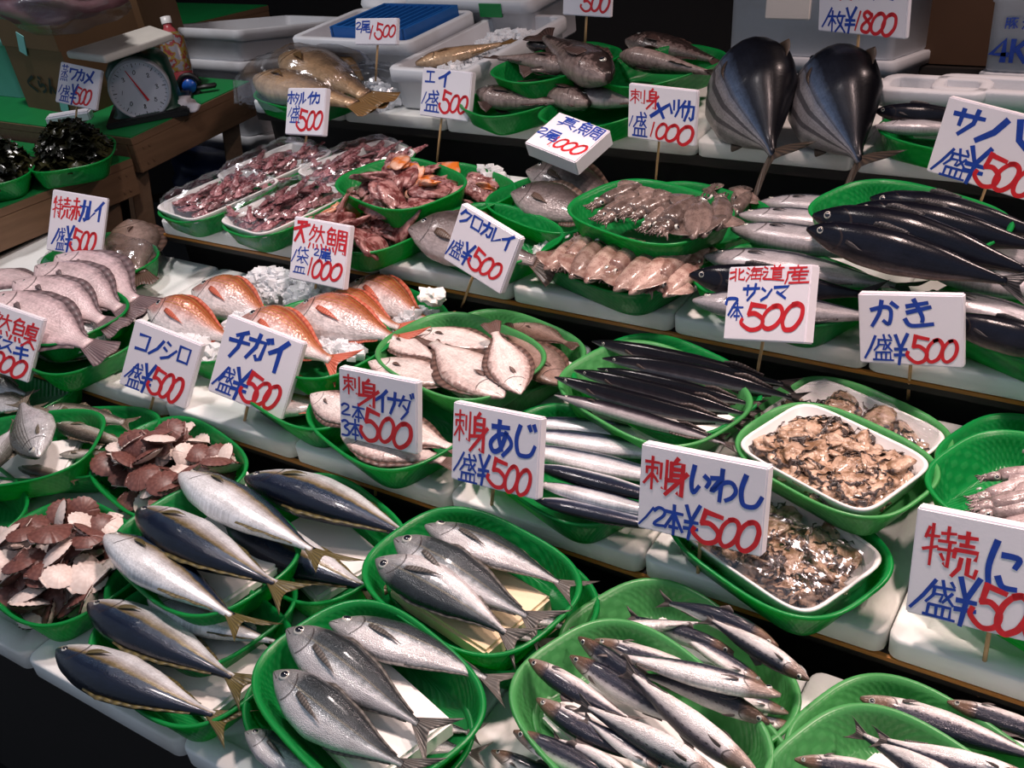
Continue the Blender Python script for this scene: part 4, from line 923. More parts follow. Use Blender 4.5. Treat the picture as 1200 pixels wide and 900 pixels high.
ice('p', [(at(85, 392, 1, .05), .10, .05, .025, 260)], 'crushed ice under the pale flatfish at the left edge', 5)
ice('tt', [(at(488, 378, 1, .03), .05, .04, .03, 120)], 'crushed ice beside the dusky bream', 6)
m = blob(5, .8, .35); tag(ob('foam_chunk', m.mesh('foam_chunk', M['foam'], False), None, Matrix.Translation(at(505, 347, 1, .085)) @ Matrix.Scale(.042, 4)), 'broken chunk of white foam on the dusky bream tray', 'foam chunk')
# ------------------------------------------------------------------ brush lettering
def el(n=16, sl=.18, a0=-2.0): return [(.5+.42*math.cos(a0+2*math.pi*k/n)-sl*math.sin(a0+2*math.pi*k/n), .5+.5*math.sin(a0+2*math.pi*k/n)) for k in range(n+2)]
G = {
 '0': [el()], '1': [[(.8, 0), (.25, 1)]], '/': [[(.95, 0), (.5, .55), (.05, 1)]],
 '2': [[(.1, .22), (.4, .02), (.8, .12), (.72, .42), (.1, .95), (.95, .93)]], '3': [[(.1, .1), (.5, 0), (.82, .2), (.4, .45), (.88, .65), (.7, .95), (.1, .97)]],
 '5': [[(.42, .0), (.3, .42)], [(.3, .42), (.6, .40), (.9, .62), (.8, .92), (.4, 1), (.02, .78), (.05, .62)], [(.42, .04), (.98, .12)]],
 '7': [[(.0, .38), (.12, .08), (.9, .12), (.6, .5), (.25, 1)]], '8': [[(.8, .12), (.5, 0), (.28, .2), (.75, .62), (.6, .98), (.15, .92), (.2, .65), (.8, .25), (.85, .1)]],
 '¥': [[(.1, .02), (.42, .42)], [(.98, -.04), (.5, .42), (.32, 1)], [(.05, .5), (.9, .48)], [(0, .69), (.9, .66)]],
 '盛': [[(.25, .2), (.92, .18)], [(.3, .2), (.26, .42), (.05, .62)], [(.3, .38), (.56, .37), (.5, .56)], [(.52, 0), (.64, .36), (.92, .6)], [(.86, .3), (.58, .56)], [(.78, .0), (.9, .12)],
       [(.16, .68), (.13, .94)], [(.16, .68), (.85, .67), (.85, .94)], [(.4, .68), (.4, .93)], [(.63, .68), (.62, .93)], [(0, .97), (1, .97)]],
 '本': [[(.05, .25), (.95, .24)], [(.5, 0), (.5, 1)], [(.5, .27), (.02, .82)], [(.5, .27), (.98, .84)], [(.28, .76), (.72, .75)]],
 '刺': [[(.03, .18), (.62, .14)], [(.33, 0), (.33, 1)], [(.1, .35), (.1, .52)], [(.1, .35), (.56, .33), (.55, .5)], [(.33, .5), (.0, .85)], [(.33, .5), (.6, .75)], [(.72, .15), (.72, .62)], [(.97, .02), (.95, .97), (.78, .9)]],
 '身': [[(.55, 0), (.42, .12)], [(.28, .14), (.28, .6)], [(.28, .14), (.8, .12), (.78, 1), (.6, .92)], [(.3, .3), (.76, .28)], [(.3, .45), (.76, .43)], [(.05, .62), (.78, .56)], [(1, .35), (.05, 1)]],
 'い': [[(.22, 0), (.1, .6), (.22, .97), (.48, .72)], [(.75, .28), (.97, .45), (.85, .66)]],
 'わ': [[(.42, 0), (.4, .55), (.36, 1)], [(.02, .33), (.42, .26)], [(.42, .26), (.05, .74), (.5, .40), (.82, .36), (.98, .58), (.85, .8), (.6, .95)]],
 'し': [[(.25, 0), (.08, .5), (.2, .92), (.5, 1), (.8, .9), (1, .62)]],
 'じ': [[(.2, .1), (.05, .5), (.15, .92), (.45, 1), (.75, .9), (.92, .65)], [(.62, .06), (.7, .18)], [(.85, .02), (.92, .14)]],
 'あ': [[(.1, .2), (.85, .14)], [(.42, 0), (.40, .45), (.55, .85)], [(.74, .3), (.5, .8), (.18, .93), (.04, .68), (.4, .40), (.8, .38), (.98, .64), (.62, 1)]],
 'イ': [[(.92, 0), (.5, .3), (.03, .5)], [(.6, .25), (.56, 1)]], 'ナ': [[(0, .33), (1, .3)], [(.62, 0), (.55, .5), (.2, 1)]],
 'ダ': [[(.4, .05), (.05, .5)], [(.35, .2), (.82, .2), (.6, .7), (.2, 1)], [(.35, .45), (.68, .66)], [(.84, -.05), (.92, .1)], [(1, -.1), (1.06, .05)]],
 'タ': [[(.4, .05), (.05, .5)], [(.35, .2), (.85, .2), (.6, .7), (.2, 1)], [(.35, .45), (.68, .66)]],
 'コ': [[(.15, .08), (.95, .04), (.88, .95)], [(.03, .97), (.9, .93)]], 'ノ': [[(.95, 0), (.6, .55), (.03, 1)]],
 'シ': [[(.25, 0), (.5, .14)], [(.08, .36), (.32, .5)], [(.03, 1), (.55, .8), (1, .3)]], 'ツ': [[(.1, .1), (.2, .4)], [(.42, .05), (.52, .35)], [(1, .05), (.7, .65), (.25, 1)]],
 'ロ': [[(.1, .05), (.12, .97)], [(.1, .05), (.94, .05), (.9, .97)], [(.12, .92), (.9, .92)]], 'チ': [[(.85, 0), (.3, .22)], [(0, .44), (1, .38)], [(.58, .12), (.5, .6), (.2, 1)]],
 'カ': [[(0, .3), (.9, .25), (.82, .86), (.65, .95), (.52, .84)], [(.45, 0), (.4, .5), (.05, 1)]],
 'ガ': [[(0, .3), (.75, .25), (.66, .88), (.5, .96), (.4, .84)], [(.42, 0), (.35, .5), (.02, 1)], [(.8, .08), (.88, .22)], [(.97, .02), (1.04, .16)]],
 'か': [[(0, .36), (.55, .24), (.78, .4), (.68, .9), (.48, .8)], [(.42, 0), (.3, .5), (.02, 1)], [(.8, .06), (1.02, .24)]],
 'き': [[(.06, .27), (.8, .12)], [(.08, .5), (.9, .28)], [(.32, 0), (.62, .62), (.62, .84)], [(.0, .78), (.22, 1), (1, .92)]],
 'サ': [[(0, .3), (1, .27)], [(.28, .08), (.25, .66)], [(.75, 0), (.7, .5), (.3, 1)]], 'バ': [[(.38, .1), (.25, .55), (.0, .95)], [(.58, .0), (.66, .6), (.9, .95)], [(.74, -.08), (.8, .06)], [(.9, -.1), (.96, .04)]],
 'ン': [[(.1, .1), (.42, .3)], [(.05, 1), (.6, .7), (1, .2)]], 'マ': [[(0, .12), (1, .05), (.45, .66)], [(.2, .5), (.8, 1)]],
 'ク': [[(.35, 0), (.05, .45)], [(.35, .12), (.92, .12), (.65, .65), (.15, 1)]], 'レ': [[(.15, 0), (.15, .95), (.97, .55)]], 'オ': [[(0, .3), (1, .28)], [(.6, 0), (.6, 1), (.45, .92)], [(.58, .32), (.05, .85)]],
 '特': [[(.15, .1), (.05, .35)], [(.05, .3), (.45, .27)], [(.25, 0), (.25, 1)], [(0, .65), (.45, .52)], [(.55, .18), (.98, .15)], [(.75, 0), (.75, .35)], [(.48, .38), (1, .35)], [(.48, .58), (1, .55)], [(.82, .4), (.82, .98), (.68, .9)], [(.58, .7), (.68, .82)]],
 '売': [[(.15, .12), (.85, .1)], [(.5, 0), (.5, .3)], [(.25, .3), (.75, .28)], [(.08, .42), (.05, .58)], [(.08, .42), (.95, .4), (.88, .55)], [(.35, .58), (.3, .8), (.05, 1)], [(.62, .55), (.62, .9), (.9, .95), (.97, .78)]],
 '赤': [[(.2, .15), (.8, .13)], [(.5, 0), (.5, .38)], [(.02, .4), (.98, .37)], [(.38, .4), (.33, .75), (.15, 1)], [(.62, .4), (.62, .95), (.52, .9)], [(.2, .55), (.08, .75)], [(.8, .55), (.95, .75)]],
 'に': [[(.25, 0), (.08, .55), (.14, 1)], [(.48, .28), (.96, .3), (.88, .5)], [(.40, .8), (.58, .98), (.95, 1)]],
 '天': [[(.2, .1), (.8, .03)], [(0, .44), (1, .14)], [(.5, .05), (.4, .5), (.1, 1)], [(.48, .5), (.72, 1)]],
 '然': [[(.3, 0), (.05, .45)], [(.28, .1), (.5, .1), (.35, .45), (.05, .7)], [(.25, .2), (.35, .28)], [(.52, .25), (.98, .22)], [(.75, 0), (.72, .35), (.48, .7)], [(.75, .3), (.98, .7)], [(.12, .8), (.05, 1)], [(.35, .82), (.37, .97)], [(.58, .82), (.62, .97)], [(.85, .78), (.95, .97)]],
 '鯛': [[(.22, 0), (.02, .22)], [(.2, .08), (.42, .08), (.36, .22)], [(.08, .25), (.08, .65)], [(.08, .25), (.46, .25), (.46, .65)], [(.08, .45), (.46, .45)], [(.27, .25), (.27, .65)], [(.08, .65), (.46, .65)], [(.03, .77), (0, .95)], [(.2, .79), (.22, .92)], [(.36, .78), (.42, .92)],
       [(.58, .08), (.58, .6), (.5, 1)], [(.58, .08), (1, .08), (1, 1), (.88, .93)], [(.66, .25), (.92, .25)], [(.78, .15), (.78, .42)], [(.64, .42), (.94, .42)], [(.68, .58), (.68, .82)], [(.68, .58), (.92, .58), (.92, .82), (.68, .82)]],
 '鱸': [[(.22, 0), (.02, .22)], [(.2, .08), (.42, .08), (.36, .22)], [(.08, .25), (.08, .62)], [(.08, .25), (.46, .25), (.46, .62)], [(.08, .44), (.46, .44)], [(.08, .62), (.46, .62)], [(.03, .75), (0, .92)], [(.2, .77), (.22, .9)], [(.36, .76), (.42, .9)],
       [(.75, 0), (.75, .14)], [(.58, .16), (.98, .14)], [(.58, .16), (.55, .5)], [(.65, .28), (.95, .26), (.93, .52), (.65, .52), (.65, .28)], [(.65, .4), (.93, .4)], [(.55, .66), (1, .62)], [(.78, .54), (.76, .8)], [(.72, .76), (.5, 1)], [(.78, .76), (1, 1)]],
 '尾': [[(.15, .05), (.9, .05), (.88, .28)], [(.15, .28), (.88, .28)], [(.15, .05), (.15, .5), (0, 1)], [(.85, .35), (.3, .45)], [(.25, .58), (.9, .52)], [(.22, .75), (.95, .68)], [(.55, .4), (.55, .92), (.95, .95), (1, .8)]],
 '皿': [[(.16, .05), (.1, .9)], [(.16, .05), (.9, .0), (.82, .9)], [(.4, .05), (.36, .9)], [(.64, .05), (.6, .9)], [(0, .96), (1, .94)]],
 '袋': [[(.3, 0), (.05, .3)], [(.18, .18), (.18, .5)], [(.35, .22), (.95, .14)], [(.6, 0), (.7, .35), (1, .5)], [(.5, .5), (.5, .62)], [(.05, .64), (.95, .6)], [(.45, .64), (.05, .9)], [(.4, .75), (.42, 1), (.6, .9)], [(.6, .66), (1, 1)]],
 '枚': [[(0, .28), (.45, .25)], [(.22, 0), (.22, 1)], [(.22, .3), (0, .75)], [(.22, .35), (.42, .6)], [(.65, 0), (.5, .35)], [(.58, .22), (.98, .2)], [(.85, .22), (.75, .6), (.42, 1)], [(.55, .4), (.75, .7), (1, 1)]],
 '北': [[(0, .3), (.38, .25)], [(.38, 0), (.38, .95)], [(0, .8), (.38, .6)], [(.9, .15), (.62, .4)], [(.62, 0), (.62, .85), (.98, .88), (1, .7)]],
 '海': [[(.05, .05), (.18, .18)], [(0, .38), (.14, .48)], [(.02, 1), (.2, .65)], [(.45, 0), (.28, .28)], [(.4, .15), (.95, .12)], [(.38, .3), (.3, .85), (.88, .82)], [(.38, .3), (.9, .28), (.85, 1)], [(.22, .58), (1, .55)], [(.6, .3), (.55, .82)]],
 '道': [[(.05, .08), (.2, .2)], [(0, .42), (.22, .4), (.12, .7), (0, .85)], [(.05, .88), (.4, .9), (1, .98)], [(.5, 0), (.55, .12)], [(.8, 0), (.72, .12)], [(.35, .18), (.98, .15)], [(.48, .28), (.48, .78)], [(.48, .28), (.88, .28), (.88, .78), (.48, .78)], [(.48, .45), (.88, .45)], [(.48, .6), (.88, .6)]],
 '産': [[(.5, 0), (.5, .12)], [(.15, .15), (.88, .13)], [(.35, .2), (.4, .32)], [(.68, .18), (.6, .32)], [(.1, .36), (.95, .33)], [(.1, .36), (.08, .7), (0, 1)], [(.4, .42), (.25, .6)], [(.3, .55), (.9, .52)], [(.32, .74), (.85, .72)], [(.58, .42), (.58, .95)], [(.18, .96), (1, .94)]],
 'ス': [[(.1, .1), (.9, .08), (.5, .6), (0, 1)], [(.55, .55), (.98, 1)]], 'キ': [[(.1, .28), (.9, .2)], [(0, .58), (1, .48)], [(.42, 0), (.6, 1)]],
 'ワ': [[(.08, .05), (.05, .4)], [(.08, .08), (.92, .08), (.75, .6), (.35, 1)]], 'メ': [[(.85, 0), (.6, .5), (.05, 1)], [(.2, .3), (.9, .85)]],
 '蒸': [[(.05, .12), (.95, .1)], [(.3, 0), (.3, .22)], [(.7, 0), (.7, .22)], [(.25, .3), (.7, .28), (.5, .42)], [(.5, .4), (.5, .7), (.4, .66)], [(.05, .45), (.35, .43), (.1, .68)], [(.9, .35), (.6, .5), (.98, .7)], [(.1, .76), (.9, .74)], [(.12, .85), (.05, 1)], [(.38, .86), (.4, .98)], [(.62, .86), (.66, .98)], [(.85, .84), (.95, .98)]],
 'ホ': [[(0, .28), (1, .25)], [(.5, 0), (.5, 1), (.38, .92)], [(.28, .45), (.05, .8)], [(.72, .45), (.98, .8)]], 'ル': [[(.3, .1), (.28, .6), (0, 1)], [(.6, 0), (.6, .95), (1, .6)]],
 'ヤ': [[(0, 1), (.45, .5), (.9, .05), (1, .6)], [(.3, .1), (.62, 1)]], 'リ': [[(.2, .05), (.2, .6)], [(.8, 0), (.78, .6), (.4, 1)]], 'エ': [[(.1, .08), (.9, .05)], [(.5, .08), (.5, .92)], [(0, .93), (1, .9)]],
 '真': [[(.1, .12), (.9, .1)], [(.5, 0), (.45, .25)], [(.25, .25), (.25, .68)], [(.25, .25), (.78, .25), (.78, .68)], [(.25, .38), (.78, .38)], [(.25, .52), (.78, .52)], [(0, .72), (1, .7)], [(.3, .78), (.08, 1)], [(.7, .78), (.95, 1)]],
 '.': [[(.4, .4), (.6, .6)]], '4': [[(.85, 1), (.85, 0), (.0, .68), (1.1, .68)]], 'K': [[(.1, 0), (.1, 1)], [(.95, 0), (.15, .55)], [(.4, .42), (1, 1)]],
 '豚': [[(.1, .1), (.05, 1)], [(.1, .1), (.38, .1), (.38, 1)], [(.1, .4), (.38, .4)], [(.1, .65), (.38, .65)], [(.48, .1), (1, .08)], [(.75, .1), (.5, .45)], [(.65, .35), (.75, 1), (.6, .95)], [(.7, .5), (.45, .8)], [(.95, .35), (.75, .55), (1, .9)]],
 'く': [[(.9, 0), (.1, .5), (.9, 1)]], 'ん': [[(.5, 0), (.05, 1), (.4, .55), (.6, .95), (1, .75)]], 'ら': [[(.4, 0), (.6, .12)], [(.3, .25), (.25, .6), (.7, .45), (.85, .75), (.4, 1)]],
}
SMOOTH = set('023578いわしじあにくんらかき')
def catmull(p, n=5):
    if len(p) < 3: return p
    q = [p[0]]+list(p)+[p[-1]]; out = []
    for i in range(1, len(q)-2):
        a, b, c, d = [np.array(z) for z in q[i-1:i+3]]
        for k in range(n): t = k/n; out.append(tuple(.5*(2*b+(c-a)*t+(2*a-5*b+4*c-d)*t*t+(3*b-a-3*c+d)*t**3)))
    return out+[p[-1]]
def lettering(glyphs, wid, hei, z, seed=0):
    """glyphs: (char, u0, v0, u1, v1[, brush]) in a board's face, v downwards; the face is centred on the origin"""
    rr = random.Random(seed); m = MB(); lv = 0
    for g in glyphs:
        ch, u0, v0, u1, v1 = g[:5]; bw, bh = (u1-u0)*wid, (v1-v0)*hei; st = G[ch]
        dens = len(st); w = (bw*bh)**.5*(.195 if dens <= 2 else .165 if dens <= 4 else .125 if dens <= 7 else .09)
        if ch in '1/': w = bh*.11
        if len(g) > 5: w *= g[5]
        w = min(w, .0085*max(1, wid/.15))
        for s in st:
            p = [((u0-.5)*wid+x*bw+rr.uniform(-.01, .01)*bw, (.5-v0)*hei-y*bh+rr.uniform(-.01, .01)*bh) for x, y in s]
            if ch in SMOOTH or ch == '0': p = catmull(p)
            L = []; Rr = []; n = len(p); lv += 1; zz = z+lv*4e-6
            for k in range(n):
                a, b = np.array(p[max(0, k-1)]), np.array(p[min(n-1, k+1)]); t = nrm(b-a+1e-9); nn = np.array([-t[1], t[0]])*w/2
                if 0 < k < n-1 and ch not in SMOOTH and ch != '0': nn = nn*1.1
                f_ = k/(n-1); nn = nn*(1.08-.22*f_); e = (-t if k == 0 else t if k == n-1 else t*0)*w*.3
                L.append((*(np.array(p[k])+nn+e), zz)); Rr.append((*(np.array(p[k])-nn+e), zz))
            m.grid([[a, b] for a, b in zip(L, Rr)])
    return m
def rect_from(P1, quad, tmax=16):
    best = None
    for ph in range(-48, 49, 4):
        for ta in range(-6, tmax, 3):
            a, b = math.radians(ph), math.radians(ta); n = np.array([math.sin(a)*math.cos(b), -math.cos(a)*math.cos(b), math.sin(b)])
            c = []
            for px, py in quad:
                d = ray(px, py); q = d @ n
                if abs(q) < 1e-3: break
                c.append(CAM+d*(((P1-CAM) @ n)/q))
            if len(c) < 4: continue
            tl, tr, br, bl = c; X = (tr-tl+br-bl)/2; Y = (tl-bl+tr-br)/2; w, h = np.linalg.norm(X), np.linalg.norm(Y)
            e = abs(X @ Y)/(w*h)*3+np.linalg.norm(tl+br-tr-bl)/w*2+abs(ph)/200+abs(ta-(10 if tmax < 20 else 45))/300
            if best is None or e < best[0]: best = (e, sum(c)/4, X/w, Y, w, h)
    _, c, X, Y, w, h = best; Y = nrm(Y-X*(Y @ X)); return c, X, Y, np.cross(X, Y), w, h
def sign(quad, foot, top, label, blue, red, th=.014, seed=0, P1=None, mat='sign', stick=True, pull=.035, tmax=16):
    """quad: the face's corners in the photograph; foot: (px, py, tier, height) of the skewer's lower end, or a point; top: where the skewer meets the board"""
    if P1 is None:
        P0 = at(*foot[:4]) if len(foot) == 4 else np.array(foot); d = nrm(ray(*top)); z = np.array([0, 0, 1.]); w0 = CAM-P0
        a, b, c, dd, e = 1., d @ z, 1., d @ w0, z @ w0; den = a*c-b*b; t = (b*e-c*dd)/den; P1 = CAM+d*(t-pull)
    c, X, Y, Z, w, h = rect_from(P1, quad, tmax)
    o = empty('price_sign', frame(c, X, Y, Z), label, 'sign', None)
    m = MB(); m.box((0, 0, -th/2), (w, h, th), min(.002, th/5)); b = ob('board', m.mesh('board', M[mat], False), o)
    if blue: ob('blue_lettering', lettering(blue, w, h, .0004, seed).mesh('blue_lettering', M['blueink'], False), b)
    if red: ob('red_lettering', lettering(red, w, h, .0005, seed+1).mesh('red_lettering', M['redink'], False), b)
    if stick and P1 is not None and foot is not None:
        P0 = at(*foot[:4]) if len(foot) == 4 else np.array(foot); S1 = P1-Z*th*.5+Y*.02
        inv = np.array(frame(c, X, Y, Z).inverted()); tl = lambda p: (inv @ np.array([*p, 1.]))[:3]
        m = MB(); m.tube([tl(P0), tl((P0+S1)/2), tl(S1)], .0026, 8); tag(ob('skewer', m.mesh('skewer', M['stick']), o), 'thin bamboo skewer')
    return o
B5 = lambda x5, x6: []
sign([(751, 519), (901, 549), (891, 653), (747, 618)], (815, 706, 0, 0), (817, 640), 'price sign with hiragana iwashi and twelve for 500 yen, above the rear sardines',
  [('い', .41, .14, .57, .45), ('わ', .58, .12, .78, .47), ('し', .80, .13, .97, .47), ('/', 0.01, .72, .14, .95), ('2', .13, .70, .25, .92), ('本', .23, .64, .38, .98, 1.2), ('¥', .39, .60, .51, .99)],
  [('刺', .04, .13, .23, .50, 1.2), ('身', .21, .1, .39, .53, 1.2), ('5', .46, .61, .69, .98), ('0', .67, .65, .83, .97), ('0', .81, .63, .98, .97)], .02, 1, pull=0.05)
sign([(531, 470), (633.5, 490.5), (629, 586.5), (528, 561)], (574, 612, 0, 0), (575, 574), 'price sign with hiragana aji and 500 yen, above the rear horse mackerel',
  [('あ', .45, .13, .7, .55), ('じ', .74, .1, .97, .5), ('/', .03, .62, .16, .88), ('盛', .1, .63, .32, .99), ('¥', .33, .6, .46, .98)],
  [('刺', .03, .09, .22, .48), ('身', .21, .08, .42, .58), ('5', .44, .6, .66, .96), ('0', .64, .65, .79, .98), ('0', .77, .66, .93, .98)], .016, 2, pull=0.12)
sign([(396, 429.5), (488.5, 448.5), (488.5, 533), (399, 512)], (440, 580, 0, 0), (444, 524), 'price sign with katakana inada and two or three for 500 yen',
  [('イ', .48, .2, .64, .5), ('ナ', .64, .2, .79, .5), ('ダ', .77, .2, .95, .55), ('2', .02, .5, .15, .66), ('本', .17, .46, .34, .72), ('3', .02, .74, .14, .96), ('本', .12, .7, .3, .99)],
  [('刺', .06, .08, .28, .35, 1.2), ('身', .25, .1, .52, .48), ('5', .28, .5, .53, .95), ('0', .52, .58, .72, .92), ('0', .70, .6, .94, .95)], .016, 3, pull=0.06)
sign([(268, 370), (356.5, 401), (330, 494), (242, 456)], (281, 520, 0, 0), (286, 478), 'price sign with katakana chigai and 500 yen, behind the scallops',
  [('チ', .11, .12, .35, .48), ('ガ', .35, .09, .62, .42), ('イ', .62, .07, .84, .46), ('/', .03, .62, .2, .89), ('盛', .1, .62, .3, .95), ('¥', .29, .57, .49, .97)],
  [('5', .4, .56, .64, .94), ('0', .58, .63, .77, .93), ('0', .71, .62, .9, .93)], .018, 4, pull=0.07)
sign([(159.5, 376), (236, 403), (217, 481.5), (138, 448)], (171, 500, 0, .0), (177, 466), 'price sign with katakana konoshiro and 500 yen, behind the upper scallops',
  [('コ', .1, .16, .28, .4), ('ノ', .3, .15, .48, .4), ('シ', .48, .14, .68, .4), ('ロ', .70, .12, .88, .36), ('/', .05, .62, .2, .86), ('盛', .1, .6, .3, .99), ('¥', .3, .55, .46, .99)],
  [('5', .4, .55, .62, .95), ('0', .58, .58, .76, .95), ('0', .72, .58, .9, .97)], .018, 5, pull=0.06)
sign([(-43, 341), (52, 377), (32, 447), (-61, 419)], (-6, 462, 0, .02), (-3, 440), 'price sign with katakana suzuki and 1000 yen at the left edge',
  [('ス', .45, .44, .58, .6), ('ス', .58, .47, .72, .63), ('キ', .75, .46, .92, .74)], [('天', .1, .1, .36, .42), ('然', .40, .1, .64, .42), ('鱸', .66, .1, .97, .48), ('1', .42, .66, .52, .92), ('0', .5, .68, .66, .94), ('0', .63, .7, .79, .96), ('0', .77, .7, .95, .98)], .018, 6, pull=0.12)
sign([(1075.5, 596), (1260, 629), (1240, 764), (1060.5, 715.5)], (1147, 815, 0, .0), (1158, 744), 'large price sign reading ni and 500 yen at the lower right edge',
  [('に', .49, .16, .70, .56), ('/', .02, .63, .19, .93), ('盛', .12, .62, .33, .98), ('¥', .33, .55, .47, .99)],
  [('特', .07, .12, .28, .5), ('売', .27, .14, .44, .56), ('5', .43, .56, .64, .96), ('0', .6, .6, .8, .97), ('0', .78, .6, .97, .97)], .02, 7, pull=0.04)
sign([(855, 311.5), (951, 311), (943, 401), (846, 399)], (885, 451, 1, .0), (890, 400), 'price sign with katakana sanma, red writing on top, seven for 500 yen',
  [('サ', .22, .24, .42, .46), ('ン', .44, .28, .57, .46), ('マ', .6, .27, .77, .43), ('7', .01, .42, .17, .66), ('本', .08, .5, .24, .73)],
  [('北', .03, .03, .22, .2), ('海', .24, .01, .45, .2), ('道', .45, .0, .7, .2), ('産', .72, .01, .99, .24), ('5', .22, .5, .52, .85), ('0', .48, .53, .73, .83), ('0', .72, .5, .96, .84)], .018, 8, pull=0.18)
sign([(1004.5, 343.5), (1130.5, 346.5), (1127.5, 431.5), (1008.5, 425)], (1064, 468, 1, .0), (1067, 429), 'price sign with hiragana kaki and 500 yen, behind the open oysters',
  [('か', .13, .1, .38, .45), ('き', .46, .07, .72, .43), ('/', .05, .6, .17, .92), ('盛', .14, .58, .34, .95), ('¥', .35, .57, .48, .99)],
  [('5', .47, .57, .68, .95), ('0', .65, .62, .82, .93), ('0', .8, .62, .95, .92)], .016, 9, pull=0.13)
sign([(540.5, 237.5), (610.5, 280), (586, 345), (519.5, 303.5)], (541, 360, 1, .0), (551, 325), 'tilted price sign with katakana kurokarei and 500 yen, before the largest grey bream',
  [('ク', .04, .06, .22, .28), ('ロ', .23, .06, .4, .28), ('カ', .42, .04, .59, .28), ('レ', .59, .06, .73, .3), ('イ', .75, .03, .92, .3), ('/', .01, .62, .08, .9), ('盛', .07, .56, .25, .88), ('¥', .26, .52, .42, .9)],
  [('5', .38, .5, .6, .88), ('0', .58, .55, .76, .86), ('0', .73, .55, .9, .84)], .016, 10, pull=0.27)
sign([(346.5, 254.5), (410.5, 263.5), (401.5, 341), (336.5, 324.5)], (367, 352, 1, .01), (368, 332), 'price sign for natural tai, two for 1000 yen, in red and blue',
  [('/', .02, .52, .11, .72), ('袋', .12, .46, .33, .72), ('皿', .08, .78, .3, .88), ('2', .42, .44, .52, .55), ('尾', .52, .42, .74, .62)],
  [('天', .03, .05, .3, .38), ('然', .3, .08, .58, .45), ('鯛', .62, .08, .97, .47), ('1', .33, .6, .42, .88), ('0', .42, .62, .6, .9), ('0', .58, .62, .76, .9), ('0', .75, .62, .95, .88)], .016, 11, pull=0.13)
sign([(70, 225), (130.5, 232), (113.5, 303.5), (46, 289.5)], (76, 318, 1, .02), (80, 296), 'price sign for red flounder with karei in blue and 500 yen',
  [('カ', .53, .1, .68, .45), ('レ', .68, .1, .8, .42), ('イ', .8, .08, .95, .4), ('/', .08, .62, .2, .88), ('盛', .17, .6, .32, .97), ('¥', .33, .55, .46, .99)],
  [('特', .04, .1, .2, .45), ('売', .2, .1, .37, .45), ('赤', .37, .08, .54, .45), ('5', .42, .57, .62, .95), ('0', .6, .6, .75, .92), ('0', .72, .6, .88, .92)], .018, 12, pull=0.1)
sign([(1113.5, 113.5), (1241, 145), (1210, 238), (1084, 200)], (1143, 254, 2, .0), (1153, 222), 'tilted price sign with katakana saba and 500 yen at the upper right edge',
  [('サ', .1, .08, .37, .42), ('バ', .36, .08, .9, .46), ('/', .03, .62, .2, .95), ('盛', .13, .6, .36, .99), ('¥', .33, .52, .52, .99)],
  [('5', .44, .55, .68, .97), ('0', .62, .6, .82, .97), ('0', .8, .6, .99, .97)], .016, 13, pull=0.16)
sign([(737, 98.5), (817, 105.5), (814, 173), (735, 160)], (768, 218, 2, .0), (771, 168), 'price sign with katakana yariika and 1000 yen, above the squid',
  [('ヤ', .35, .28, .65, .55), ('リ', .66, .2, .77, .5), ('イ', .75, .2, .85, .5), ('カ', .83, .2, .98, .55), ('/', .02, .58, .08, .78), ('盛', .08, .5, .3, .95)],
  [('刺', .03, .09, .25, .35), ('身', .27, .05, .45, .42), ('1', .33, .65, .42, .92), ('0', .43, .66, .6, .94), ('0', .57, .66, .77, .96), ('0', .75, .65, .98, .99)], .012, 14, pull=0.07)
sign([(657, 131.5), (714, 152), (675, 191), (613, 166)], None, None, 'thick foam block lettered with a fish name and 1,000, lying on the tier edge',
  [('真', .15, .04, .48, .32), ('鯛', .52, .02, .95, .36), ('2', .0, .5, .16, .66), ('尾', .15, .48, .42, .75)],
  [('1', .34, .58, .43, .85), ('.', .38, .84, .44, .9), ('0', .44, .58, .62, .84), ('0', .6, .58, .79, .84), ('0', .77, .56, .97, .84)], .034, 15, P1=at(664, 160, 3, .04)-nrm(ray(664, 160))*.10, stick=False, tmax=62)
sign([(496, 78.5), (553, 85), (548.5, 142.5), (490.5, 135)], (512, 190, 2, .0), (515, 138), 'price sign with katakana ei and 500 yen, beside the ice bag',
  [('エ', .08, .06, .27, .3), ('イ', .35, .04, .58, .35), ('/', .03, .5, .12, .75), ('盛', .1, .45, .4, .9)], [('5', .4, .42, .63, .88), ('0', .62, .5, .8, .85), ('0', .78, .5, .97, .85)], .018, 16)
sign([(337.5, 103), (382, 103), (378, 159.5), (333.5, 157)], (354, 192, 2, .02), (357, 158), 'price sign with katakana hotaruika and 500 yen, above the firefly squid packs',
  [('ホ', .02, .08, .2, .35), ('タ', .2, .1, .34, .35), ('ル', .33, .1, .5, .35), ('イ', .55, .08, .68, .35), ('カ', .66, .1, .88, .33), ('/', .05, .42, .15, .62), ('盛', .12, .38, .38, .75)],
  [('5', .3, .45, .58, .9), ('0', .57, .5, .78, .88), ('0', .75, .5, .97, .86)], .016, 17)
sign([(416, 21.5), (465.5, 21), (464, 52.5), (416, 52.5)], (440, 95, 3, .06), (441, 52), 'small price sign reading two for 1500 yen before the white box',
  [('2', .02, .15, .16, .42), ('尾', .15, .1, .38, .55)], [('1', .33, .28, .46, .78), ('5', .48, .18, .68, .78), ('0', .68, .28, .84, .7), ('0', .82, .28, .98, .7)], .012, 18)
sign([(660, -25), (717, -22), (715, 20.5), (659.5, 17.5)], (685, 62, 3, .10), (686, 18), 'price sign cut by the top edge showing 500, over the dark fish',
  [('盛', .1, .2, .3, .5)], [('5', .38, .4, .62, .86), ('0', .6, .4, .8, .84), ('0', .78, .4, .98, .86)], .012, 19)
